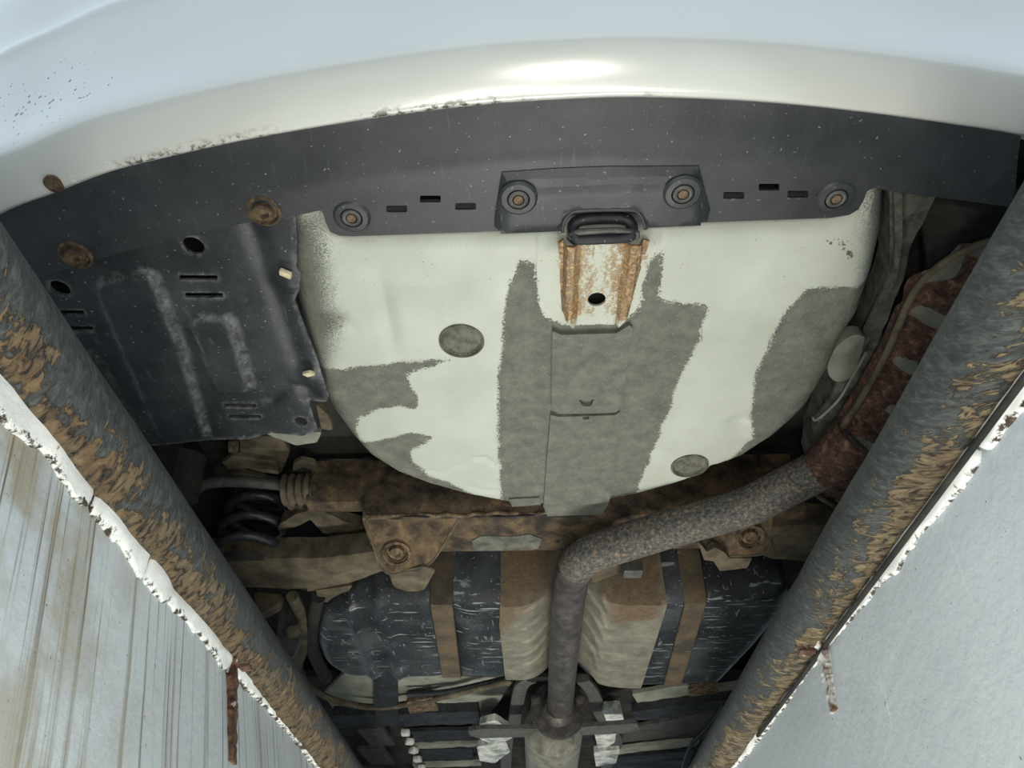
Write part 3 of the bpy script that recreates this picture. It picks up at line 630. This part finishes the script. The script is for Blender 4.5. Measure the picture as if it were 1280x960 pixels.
# ---- muffler bay on the right
ZM = .275
mo = [(1012, 612), (1022, 568), (1050, 535), (1076, 495), (1105, 445), (1126, 395), (1143, 357), (1176, 326), (1228, 299), (1330, 292), (1420, 330), (1420, 420), (1330, 520), (1230, 600), (1150, 640), (1060, 640)]
mop = rounded(PL(mo, ZM), .03, 3)
MB = [(1186, 352, .036, .034), (1172, 410, .030, .016), (1142, 470, .020, .017), (1084, 566, .026, .020), (1118, 520, .010, .012), (1250, 330, .03, .02), (1240, 420, .05, .02), (1215, 490, .05, .02)]
def bumps(xy):
    r_ = np.zeros(len(xy))
    for a, b, sx, sy in MB:
        p_ = P(a, b, ZM-.045); r_ = np.maximum(r_, np.exp(-(((xy[:, 0]-p_.x)/sx)**2+((xy[:, 1]-p_.y)/sy)**2)**1.5))
    return r_
def zmuf(xy):
    d = sdf(mop, xy)
    return ZM-.030*sstep(.008, .05, d)-.022*bumps(xy)+.004*fbm(xy[:, 0]*50, xy[:, 1]*50, 6)*sstep(.0, .03, d)
def acrest(xy): return sstep(.25, .8, bumps(xy))*.95
muf = link('muffler', plate_mesh(mop, zmuf, .022, .007, [], {'crest': acrest}, 50), M['muffler'], car, label='large muffler, scaly red rust with grey ribs')
seam = [Vector((a, b, ZM-.004)) for a, b in resample(mop, .012)][::1]
link('seam', tube_mesh(seam, .0055, 8, True), M['dirt'], muf, label='rolled seam around the muffler')
# pan flange strip and side member beside the well
fr = [(1117, 232), (1119, 300), (1118, 330), (1100, 372), (1078, 418), (1062, 440), (1052, 460), (1038, 500), (1018, 525), (1024, 528), (1046, 505), (1062, 470), (1078, 440), (1100, 400), (1122, 345), (1128, 300), (1128, 232)]
link('well_flange', plate_mesh(PL(fr, .315), .315, .006, .012), M['sealer'], car, label='crimped body flange beside the wheel well')
lobe = rounded(PL([(1034, 455), (1046, 432), (1068, 418), (1082, 420), (1072, 458), (1060, 476), (1044, 478), (1036, 470)], .30), .02, 4)
link('flange_lobe', plate_mesh(lobe, lambda xy: .300-.006*sstep(0, .02, sdf(lobe, xy))+.002*fbm(xy[:, 0]*60, xy[:, 1]*60, 4), .02, .007), M['floor_paint'], car)
lipw = [P(1083, 440, .31), P(1066, 470, .306), P(1048, 500, .305), P(1022, 524, .305), P(1016, 522, .306)]
link('flange_edge', tube_mesh(smooth_path(lipw, 5), .0025, 8), M['floor_paint'], car)
sm = [(1112, 222), (1175, 236), (1158, 268), (1146, 290), (1136, 322), (1130, 350), (1112, 390), (1100, 430), (1082, 470), (1060, 512), (1036, 560), (1010, 580), (1016, 540), (1050, 470), (1090, 400), (1112, 330)]
link('side_member', plate_mesh(PL(sm, .335), lambda xy: .335+.008*fbm(xy[:, 0]*25, xy[:, 1]*25, 5), .05, .012), M['sealer'], car, label='sealer-coated body side member')
bay = [(1160, 225), (1300, 240), (1380, 300), (1250, 330), (1180, 400), (1120, 520), (1060, 560), (1110, 450), (1150, 330)]
def zbay(xy): return .40-.045*np.exp(-(dline(np.array(PL([(1300, 262), (1200, 275), (1150, 320), (1120, 420), (1085, 490)], .38)), xy)/.035)**2)
link('bay_panel', plate_mesh(PL(bay, .38), zbay, .01, .014), M['dark'], car, label='dark curved panel above the muffler')
# ---- exhaust
ep = [P(1075, 545, .262), P(1030, 583, .255), P(985, 607, .245), P(930, 634, .235), P(850, 657, .225), P(775, 680, .212), P(736, 694, .205), P(718, 712, .200), P(711, 745, .196), P(707, 790, .192), P(703, 840, .19), P(700, 884, .19)]
ep = smooth_path(ep, 8); half = len(ep)*0.60
exh = link('exhaust_pipe', tube_mesh(ep[:56], .036, 28), M['exhaust'], car, label='bent exhaust pipe speckled with rust')
link('front_pipe', tube_mesh(ep[54:], .0352, 28), M['exhaust2'], exh, label='smoother dark run of the exhaust pipe')
e0 = ep[3]; link('muffler_neck', tube_mesh(ep[0:13], [.046-.0010*i for i in range(13)], 24), M['muffler'], muf)
fp = P(698, 886, .19)
link('flange', lathe_mesh([(.036, -.03), (.044, -.02), (.05, -.004), (.078, 0), (.078, .014), (.05, .016), (.04, .03)], (0, 1, 0), 28), M['exhaust2'], exh, (fp.x, fp.y, .19))
bl = lathe_mesh([(.010, -.02), (.010, 0), (.014, 0), (.014, .008), (.008, .01)], (0, -1, 0), 8)
for s in (-1, 1): link('flange_bolt', bl, M['exhaust2'], exh, (fp.x+s*.062, fp.y, .215))
link('resonator', lathe_mesh([(.05, -.02), (.082, .0), (.086, .02), (.086, .7), (.05, .74)], (0, 1, 0), 36), M['can'], exh, (fp.x-.012, fp.y+.12, .18), 'dull silver resonator can')
# ---- rear subframe
YB = P(580, 648, .275).y
def beam(x0, x1, y0, y1, z0, z1, name, mat, parent=car, label=None, wob=.004, seed=0, slope=0):
    n = max(8, int((x1-x0)/.02)); rows = []
    for i in range(n+1):
        x = x0+(x1-x0)*i/n; d = slope*(i/n); w = wob*vn(x*18, 1, seed)
        rows.append([(x, y0+.0+d, z1), (x, y0-.004+d, (z0+z1)/2+w), (x, y0+d, z0+.014), (x, y0+.008+d+w, z0+.003), (x, y0+.02+d, z0), (x, y1-.02+d, z0+w*.4), (x, y1-.006+d, z0+.004), (x, y1+d, z0+.016), (x, y1+d, z1)])
    return link(name, loft_mesh(rows, True, angle=40), mat, parent, label=label)
sub = beam(P(450, 600, .33).x, P(1000, 640, .30).x, YB, YB+.15, .278, .42, 'subframe_crossmember', M['rust'], label='rusty brown rear subframe crossmember', seed=3)
beam(P(396, 600, .40).x, P(452, 600, .33).x, YB, YB+.05, .318, .42, 'crossmember_end', M['rust'], sub, seed=5)
pth = [Vector((P(455, 648, .27).x+i*.02, YB+.004+.004*vn(i*.9, 1, 7), .287+.003*vn(i*1.3, 2, 8))) for i in range(22)]
link('weld_seam', tube_mesh(pth, .0045, 8), M['deeprust'], sub)
pth = [Vector((P(560, 648, .27).x+i*.02, YB+.022, .277)) for i in range(8)]
crk = [Vector((P(455, 648, .27).x+i*.02, YB+.006+.003*vn(i*1.9, 1, 17), .283+.003*vn(i*1.3, 2, 18))) for i in range(24)]
link('seam_gap', tube_mesh(crk, .0028, 8), M['rubber'], sub)
link('beam_patch', plate_mesh(PL([(590, 676), (602, 670), (640, 671), (662, 668), (678, 674), (672, 686), (640, 688), (594, 689)], .276), .276, .006, .012), M['sealer'], sub)
def bracket(pts, hole, name_l, k=.5):
    y0, z0 = YB-.006, .288
    def pt(a, b):
        d = ray(a, b); t = (z0+k*y0-CZ)/(d[2]+k*d[1]); return (d[0]*t, d[1]*t)
    o = rounded([pt(*q) for q in pts], .014, 4); hc = pt(*hole); h = [(hc[0]+.021*cos(2*pi*i/22), hc[1]+.019*sin(2*pi*i/22)) for i in range(22)]
    zb_ = lambda xy: z0-k*(xy[:, 1]-y0)
    b = link('arm_bracket', plate_mesh(o, lambda xy: zb_(xy)+.0012*fbm(xy[:, 0]*40, xy[:, 1]*40, 3), .03, .009, [h]), M['rust2'], sub, label=name_l)
    rim = [Vector((a, c, z0-k*(c-y0)+.001)) for a, c in resample(o, .01)]
    link('bracket_rim', tube_mesh(rim, .0028, 8, True), M['dirt'], sub)
    zc_ = z0-k*(hc[1]-y0)
    link('bolt', lathe_mesh([(.019, -.03), (.020, -.006), (.0285, -.002), (.030, .003), (.0245, .004), (.0205, -.004), (.016, -.006), (.0145, .003), (.009, .004), (.006, .001), (.002, .001)], (0, -k*.9, -1), 24), M['deeprust'], sub, (hc[0], hc[1], zc_-.001), 'rusted pivot bolt')
    return b
bracket([(456, 648), (575, 646), (560, 672), (543, 700), (528, 712), (486, 719), (474, 708)], (496, 691), 'rusty bracket plate with a pivot bolt, left')
bracket([(872, 652), (966, 634), (963, 688), (950, 694), (905, 696), (890, 690), (880, 676)], (937, 671), 'rusty bracket plate with a pivot bolt, right')
bt = PL([(872, 676), (884, 690), (893, 684), (905, 690), (912, 698), (940, 698), (934, 710), (900, 714), (892, 702), (880, 700)], .232)
link('bracket_tab', plate_mesh(bt, .232, .014, .01), M['dirt'], sub)
bt = PL([(486, 716), (530, 708), (545, 712), (530, 738), (512, 740), (492, 734)], .226)
link('bracket_tab', plate_mesh(rounded(bt, .01, 3), .226, .012, .01), M['dirt'], sub)
# control arms
def arm(pts, z, name_l, holes=()):
    o = rounded(PL(pts, z), .01, 3)
    def za(xy):
        d = sdf(o, xy); return z+.012*(1-np.clip(d/.016, 0, 1))**2+.0015*fbm(xy[:, 0]*30, xy[:, 1]*30, 6)
    return link('control_arm', plate_mesh(o, za, .05, .008, holes), M['dirt'], car, label=name_l)
armL = arm([(250, 706), (300, 704), (400, 704), (450, 698), (482, 692), (490, 714), (440, 732), (392, 743), (330, 738), (270, 738)], .252, 'dusty brown control arm on the left', [rounded(PL([(362, 736), (384, 735), (384, 741), (362, 741)], .252), .004, 3)])
armR = arm([(955, 668), (1000, 662), (1100, 665), (1110, 712), (1020, 706), (955, 702)], .255, 'dusty brown control arm on the right')
tb_ = PL([(395, 738), (440, 732), (430, 748), (412, 753), (398, 752)], .249); link('arm_tab', plate_mesh(tb_, .249, .014, .01), M['dirt'], armL)
# suspension bits under the left arm
lk = [PYd(348, 752, 1.62), PYd(366, 752, 1.62), PYd(374, 772, 1.62), PYd(376, 800, 1.62), PYd(368, 820, 1.62), PYd(356, 826, 1.62), PYd(346, 806, 1.62)]
link('link_plate', prism_mesh(lk, (0, .012, 0), .002), M['bargrey'], car, label='grey link plate hanging below the arm')
link('link_bolt', lathe_mesh([(.018, 0), (.018, .01), (.012, .014), (.006, .014)], (0, -1, 0), 6), M['dirt'], car, PYd(367, 790, 1.615))
hb = [PYd(316, 738, 1.55), PYd(352, 742, 1.55), PYd(348, 756, 1.55), PYd(338, 762, 1.55), PYd(326, 768, 1.55), PYd(318, 760, 1.55)]
link('hanger_bracket', prism_mesh(hb, (0, .03, 0), .003), M['dirt'], car)
link('trailing_rod', tube_mesh(smooth_path([P(365, 745, .25), P(378, 775, .245), P(380, 805, .245), P(372, 835, .25), P(385, 862, .25)], 6), .014, 10), M['dirt'], car)
link('trailing_rod', tube_mesh(smooth_path([P(398, 745, .25), P(390, 780, .25), P(392, 815, .25), P(408, 848, .25)], 6), .017, 10), M['dark'], car)
# coil spring
sp = P(303, 706, .255); hel = []
for i in range(0, 4*28+1):
    t = i/28; hel.append(Vector((sp.x+.062*cos(2*pi*t+2.2), sp.y+.062*sin(2*pi*t+2.2), .268+.050*t)))
link('coil_spring', tube_mesh(hel, .0105, 12), M['coil'], car, label='black coil spring')
link('spring_seat', lathe_mesh([(.03, -.01), (.062, -.008), (.064, .002), (.05, .008), (.03, .01)], (0, 0, 1), 28), M['dark'], car, (sp.x, sp.y+.03, .268))
link('spring_cap', lathe_mesh([(.03, .02), (.078, .012), (.08, 0), (.05, -.01)], (0, 0, 1), 28), M['dark'], car, (sp.x, sp.y, .475))
# stabilizer bar and its clamp
sb = [P(232, 668, .36), P(236, 640, .362), P(241, 618, .365), P(256, 605, .367), P(290, 602, .368), P(330, 604, .37), P(360, 608, .37)]
stab = link('stabilizer_bar', tube_mesh(smooth_path(sb, 7), .012, 14), M['bargrey'], car, label='bent grey stabilizer bar above the spring')
link('straight_bar', tube_mesh([P(392, 607, .37), P(450, 605, .37), P(530, 604, .37)], .011, 12), M['dark'], stab)
link('retainer_clip', lathe_mesh([(.014, -.012), (.0155, -.008), (.0155, .008), (.014, .012)], (1, 0, 0), 14), M['clip'], stab, P(400, 607, .37), 'cream ring on the stabilizer bar')
cc = P(376, 612, .36)
rows = []
for i in range(25):
    x = cc.x-.032+.064*i/24; r_ = .030+.003*cos(i*pi/3)
    rows.append([(x, cc.y+r_*1.15*cos(a), cc.z+r_*sin(a)) for a in np.linspace(0, 2*pi, 18, endpoint=False)])
link('bar_clamp', loft_mesh(rows, True, angle=60), M['dirt'], stab, label='ribbed dusty clamp around the stabilizer bar')
ear = [(354, 612), (396, 612), (398, 630), (388, 642), (368, 643), (356, 632)]
link('clamp_ear', plate_mesh(rounded(PL(ear, .345), .012, 4), .345, .012, .012), M['dirt'], stab)
link('clamp_bolt', lathe_mesh([(.0125, -.002), (.0125, .002), (.009, .002), (.009, .008), (.003, .009)], n=12), M['dark'], stab, P(375, 630, .344))
# brown upper brackets behind
def bit(pts, z, mat, name, th=.01, rnd=.006, lab=None):
    o = rounded(PL(pts, z), rnd, 3); return link(name, plate_mesh(o, lambda xy: z+.004*fbm(xy[:, 0]*30, xy[:, 1]*30, 2), th, .012), mat, car, label=lab)
bit([(300, 545), (352, 545), (362, 566), (352, 590), (330, 582), (300, 578)], .42, M['dirt'], 'upper_bracket', lab='dusty bracket above the spring')
bit([(276, 578), (290, 570), (345, 576), (350, 592), (330, 590), (310, 584), (286, 588)], .41, M['dirt'], 'bracket_lip')
bit([(288, 592), (302, 590), (326, 594), (344, 606), (322, 606), (300, 602)], .40, M['dirt'], 'bracket_lip')
bit([(284, 553), (298, 551), (298, 566), (286, 566)], .42, M['dirt'], 'bracket_tab')
bit([(398, 585), (448, 580), (456, 600), (402, 600)], .41, M['rust'], 'upper_bracket')
bit([(330, 541), (402, 541), (396, 554), (370, 556), (345, 548)], .33, M['floor_paint'], 'body_edge')
bit([(366, 580), (376, 575), (392, 578), (400, 590), (388, 588), (378, 584), (366, 590)], .40, M['dirt'], 'bracket_lip')
bit([(395, 636), (430, 652), (462, 660), (462, 678), (428, 676), (404, 668), (388, 650), (366, 660), (346, 664), (350, 654), (372, 642)], .33, M['dirt'], 'subframe_arm', .025, lab='dusty subframe arm reaching to the clamp')
bit([(395, 505), (412, 520), (416, 538), (402, 535)], .30, M['dirt'], 'body_tab')
bit([(330, 690), (345, 684), (372, 688), (376, 696), (350, 702)], .30, M['floor_paint'], 'bracket_lip')
for a, b, r_, h_ in ((228, 565, .05, .10), (226, 592, .045, .06)):
    link('shock_absorber', lathe_mesh([(r_*.8, 0), (r_, .01), (r_, h_), (r_*.8, h_+.01)], (0, .25, -1), 20), M['dark'], car, P(a, b, .42))
# ---- fuel tank
ZT = .222
tk = [(392, 810), (394, 790), (402, 768), (420, 756), (460, 748), (540, 741), (700, 740), (860, 739), (985, 744), (995, 760), (950, 812), (905, 858), (790, 862), (620, 850), (500, 852), (430, 850), (402, 835)]
tkp = rounded(PL(tk, ZT), .03, 4)
yk = P(790, 752, ZT).y
ridg = [np.array(PL(g, ZT)) for g in ([(462, 735), (490, 800), (500, 850)], [(430, 745), (452, 800), (468, 850)])]
def ztank(xy):
    d = sdf(tkp, xy); x, y = xy[:, 0], xy[:, 1]
    z = ZT+.05*(1-np.clip(d/.05, 0, 1))**2
    z = np.maximum(ZT+.03*(1-np.clip(d/.04, 0, 1))**2, ZT+.16*np.clip((yk-y)/.045, 0, 1)**1.2)+.07*np.exp(-((x-.09)/.06)**2)
    for g in ridg: z -= .010*np.exp(-(dline(g, xy)/.012)**2)
    z += .012*np.exp(-(dline(np.array(PL([(560, 700), (570, 850)], ZT)), xy)/.025)**2)
    return z
tank = link('fuel_tank', plate_mesh(tkp, ztank, .10, .009, [], None, 40), M['tank'], car, label='scuffed black fuel tank')
def strap(pl, w, mat, name='tank_strap', off=.006, lab=None):
    pl = [np.array(q) for q in PL(pl, ZT)]; L = resample([tuple(q) for q in pl], .006, False); L = np.array(L)
    t = np.gradient(L, axis=0); t /= np.linalg.norm(t, axis=1)[:, None]; nn = np.c_[-t[:, 1], t[:, 0]]
    rows = []
    for s in (-1, -.9, .9, 1):
        q = L+nn*s*w/2; zz = np.minimum.reduce([ztank(L+nn*k*w/2) for k in (-1, 0, 1)])-off+(.004 if abs(s) == 1 else 0)
        rows.append([(a, b, c) for (a, b), c in zip(q, zz)])
    o = link(name, loft_mesh(rows), mat, tank, label=lab); fixn(o, (0, 0, -1)); md = o.modifiers.new('thickness', 'SOLIDIFY'); md.thickness = .003; md.offset = -1
    return o
strap([(548, 741), (552, 756), (566, 855)], .052, M['strap'], lab='rusty tank strap on the left')
strap([(871, 740), (868, 756), (838, 862)], .050, M['strap'], lab='rusty tank strap on the right')
hs = [(626, 741), (700, 740), (832, 740), (834, 754), (800, 862), (782, 868), (755, 862), (735, 846), (690, 852), (632, 850), (624, 780)]
hsp = PL(hs, ZT-.006)
louL = [[(656, 765), (672, 761), (688, 757)], [(656, 785), (672, 781), (688, 776)], [(656, 803), (672, 799), (687, 793)], [(656, 818), (672, 814), (686, 808)], [(656, 831), (672, 828), (685, 823)]]
louR = [[(737, 745), (752, 750), (760, 768)], [(734, 760), (750, 768), (758, 788)], [(732, 776), (748, 786), (756, 806)], [(730, 794), (745, 804), (752, 824)], [(728, 812), (742, 822), (748, 840)]]
LV = [np.array(PL(g, ZT-.006)) for g in louL+louR]
yu = P(790, 735, ZT).y
def zheat(xy):
    x, y = xy[:, 0], xy[:, 1]
    mid = np.interp(y, [P(715, 700, ZT).y, P(700, 850, ZT).y], [P(715, 700, ZT).x, P(705, 850, ZT).x])
    z = ztank(xy)-.010
    for g in LV: z -= .006*np.exp(-(dline(g, xy)/.006)**2)
    return z
def aheat(xy):
    y = xy[:, 1]; x = xy[:, 0]
    a = np.maximum(sdf(PL([(600, 730), (720, 730), (690, 752), (650, 760), (632, 790), (600, 800)], ZT), xy), sdf(PL([(745, 730), (850, 730), (834, 752), (815, 770), (770, 775), (755, 755)], ZT), xy))
    return sstep(-.06, .05, a)*.8
link('heat_shield', plate_mesh(hsp, zheat, .003, .006, [], {'rust': aheat}, 50), M['heat'], car, label='dull ribbed aluminium heat shield stained with rust')
hg = [P(736, 706, .20), P(772, 700, .20), P(773, 718, .20), P(740, 730, .20)]
link('hanger_plate', prism_mesh(hg, (0, 0, .012), .002), M['strap'], exh)
link('hanger_rubber', box_mesh((.040, .034, .035), .004), M['bargrey'], exh, P(790, 709, .235), 'grey exhaust hanger block')
# ---- floor ahead of the tank
link('front_floor', plate_mesh(PL([(380, 845), (1010, 845), (1060, 1010), (300, 1010)], .33), .33, .02, .1), M['dark'], car, label='dark floor panel ahead of the tank')
def fbit(pts, z, mat, name, th=.012, rnd=.004, lab=None): return bit(pts, z, mat, name, th, rnd, lab)
fbit([(430, 842), (640, 848), (640, 852), (622, 880), (605, 902), (600, 892), (420, 892), (405, 868)], .30, M['floor_paint'], 'floor_crossmember', lab='grey painted floor crossmember')
fbit([(790, 868), (860, 856), (870, 862), (930, 855), (930, 868), (860, 874), (800, 884)], .29, M['floor_paint'], 'floor_crossmember')
fbit([(860, 860), (898, 856), (897, 869), (862, 873)], .285, M['deeprust'], 'rust_patch')
link('brake_line', tube_mesh(smooth_path([P(385, 858, .27), P(420, 876, .27), P(470, 884, .268), P(530, 876, .266), P(600, 860, .266), P(640, 850, .266)], 6), .010, 10), M['dirt'], car, label='dusty brake line under the floor')
link('brake_line', tube_mesh(smooth_path([P(510, 868, .275), P(560, 864, .275), P(640, 846, .275)], 6), .008, 8), M['blackbar'], car)
fbit([(415, 894), (598, 890), (600, 905), (420, 910)], .27, M['blackbar'], 'floor_bar', .03, lab='black bar across the floor')
fbit([(466, 846), (496, 844), (498, 906), (470, 908)], .262, M['blackbar'], 'strap_bracket', .02)
fbit([(508, 878), (540, 872), (548, 888), (512, 892)], .262, M['deeprust'], 'rust_patch')
for i, y_ in enumerate((912, 936, 962)):
    fbit([(446, y_), (478, y_-1), (494, y_+20), (464, y_+21)], .285, M['bargrey'], 'floor_panel')
    fbit([(512, y_+2), (590, y_), (592, y_+17), (522, y_+19)], .30, M['blackbar'], 'floor_panel')
    fbit([(515, y_+20), (600, y_+17), (602, y_+21), (518, y_+24)], .29, M['floor_paint'], 'floor_rib')
for i in range(5):
    p = P(507+i*5, 916+i*11, .275); link('foil_clip', box_mesh((.03, .028, .02), .006, Matrix.Rotation(.4*i, 3, 'Z')), M['silver'], car, p)
for s, pts in ((-1, [(600, 905), (618, 900), (640, 912), (640, 924), (612, 930), (598, 922)]), (-1, [(596, 934), (632, 926), (638, 940), (618, 954), (600, 952)]), (1, [(752, 886), (775, 884), (780, 900), (760, 906)]), (1, [(742, 912), (772, 908), (768, 930), (748, 938)]), (1, [(742, 940), (775, 936), (770, 954), (745, 958)])):
    fbit(pts, .225, M['silver'], 'foil_fold', .02, .012, 'bright crumpled heat foil')
# tunnel sides around the front of the exhaust
tl = [P(640, 858, .25), P(625, 885, .245), P(612, 912, .235)]
for pts in ([(664, 848), (652, 856), (646, 880), (642, 905), (634, 925), (632, 975)], [(728, 848), (742, 866), (750, 890), (764, 912), (770, 930), (748, 975)]):
    link('tunnel_edge', tube_mesh(smooth_path([P(a, b, .245) for a, b in pts], 6), .020, 12, sq=(1, .5)), M['bargrey'], car)
fbit([(650, 846), (740, 846), (756, 980), (630, 980)], .31, M['dark'], 'tunnel_panel')
brc = [(585, 914), (605, 911), (700, 911), (770, 906), (796, 904), (800, 911), (778, 917), (700, 920), (600, 923), (588, 920)]
link('cross_brace', plate_mesh(rounded(PL(brc, .165), .006, 3), .165, .012, .015), M['bargrey'], car, label='thin cross brace below the exhaust')
fbit([(790, 890), (925, 872), (925, 884), (795, 902)], .265, M['blackbar'], 'floor_bar', .03)
fbit([(780, 912), (905, 886), (885, 922), (770, 934)], .30, M['bargrey'], 'floor_panel')
fbit([(766, 936), (875, 926), (870, 932), (764, 944)], .28, M['floor_paint'], 'floor_rib')
fbit([(764, 948), (868, 938), (850, 985), (760, 990)], .30, M['blackbar'], 'floor_panel')
link('brake_line', tube_mesh(smooth_path([P(905, 880, .24), P(888, 905, .24), P(862, 935, .24), P(850, 975, .24)], 6), .007, 8), M['blackbar'], car)
# ---- body over it all
fpn = [(-.86, .62), (-.5, .50), (.66, .47), (1.03, .62), (1.03, 4.2), (-.86, 4.2)]
link('underbody_floor', plate_mesh(fpn, .46, .02, .25), M['dark'], car, label='dark underbody floor above the running gear')
rows = []
for y, zl, zt, hw in ((.62, .56, 1.02, .93), (.8, .50, 1.05, .97), (.98, .46, 1.06, .98), (1.02, .62, 1.06, .985), (1.14, .70, 1.06, .985), (1.35, .72, 1.06, .985), (1.56, .70, 1.06, .985), (1.70, .60, 1.06, .985), (1.74, .25, 1.06, .985), (2.6, .24, 1.04, .985), (3.4, .25, 1.02, .985), (3.5, .62, 1.0, .98), (3.8, .70, .98, .97), (4.1, .62, .94, .95), (4.25, .34, .86, .88), (4.4, .36, .70, .70)):
    rows.append([(CX-hw*.97, y, zl), (CX-hw, y, zl+.05), (CX-hw, y, zt-.14), (CX-hw*.96, y, zt), (CX-hw*.4, y, zt+.02), (CX+hw*.4, y, zt+.02), (CX+hw*.96, y, zt), (CX+hw, y, zt-.14), (CX+hw, y, zl+.05), (CX+hw*.97, y, zl)])
body = link('body_shell', loft_mesh(rows, angle=30), M['bumper'], car, label='silver-white car body')
rows = []
for z, y0, y1, hw in ((1.03, .62, 3.25, .90), (1.2, .72, 2.9, .84), (1.38, .86, 2.55, .76), (1.44, 1.0, 2.4, .70)):
    rows.append([(CX-hw, y0+.1, z), (CX-hw*.8, y0, z), (CX+hw*.8, y0, z), (CX+hw, y0+.1, z), (CX+hw, y1-.1, z), (CX+hw*.8, y1, z), (CX-hw*.8, y1, z), (CX-hw, y1-.1, z)])
link('cabin_glass', loft_mesh(rows, True, angle=30), M['glass'], body)
link('roof', plate_mesh(rounded([(CX-.71, .98), (CX+.71, .98), (CX+.71, 2.42), (CX-.71, 2.42)], .12, 5), 1.43, .03, .2), M['bumper'], body)
tgx = [(CX-.90, .66), (CX-.80, .58), (CX-.5, .50), (CX, .455), (CX+.5, .50), (CX+.80, .58), (CX+.90, .66)]
rows = [[(CX+(a-CX)*k, b+o, z) for a, b in tgx] for z, o, k in ((.55, .02, 1), (.62, .02, 1), (.80, .0, 1), (.95, .02, 1), (1.03, .06, .99), (1.04, .14, .98), (1.05, .3, .98))]
tg = link('tailgate', loft_mesh(rows, angle=40), M['bumper'], body); fixn(tg, (0, -1, 0))
for s in (-1, 1):
    rows = [[(CX+s*a, b+o, z) for a, b in ((.62, .505), (.75, .545), (.86, .60), (.93, .68))] for z, o in ((.72, -.01), (.75, -.03), (.86, -.03), (.89, -.01))]
    link('tail_lamp', loft_mesh(rows), M['lamp'], body)
tyre = lathe_mesh([(.20, -.085), (.29, -.095), (.315, -.075), (.318, 0), (.315, .075), (.29, .095), (.20, .085)], (1, 0, 0), 40)
rim = lathe_mesh([(.06, -.02), (.18, -.03), (.205, -.08), (.205, .08), (.18, .06), (.06, .05)], (1, 0, 0), 28)
for x, y in ((-.79, 1.36), (.96, 1.36), (-.79, 3.85), (.96, 3.85)):
    t = link('tyre', tyre, M['tyre'], car, (x, y, .318)); link('rim', rim, M['rim'], t, (x, y, .318))
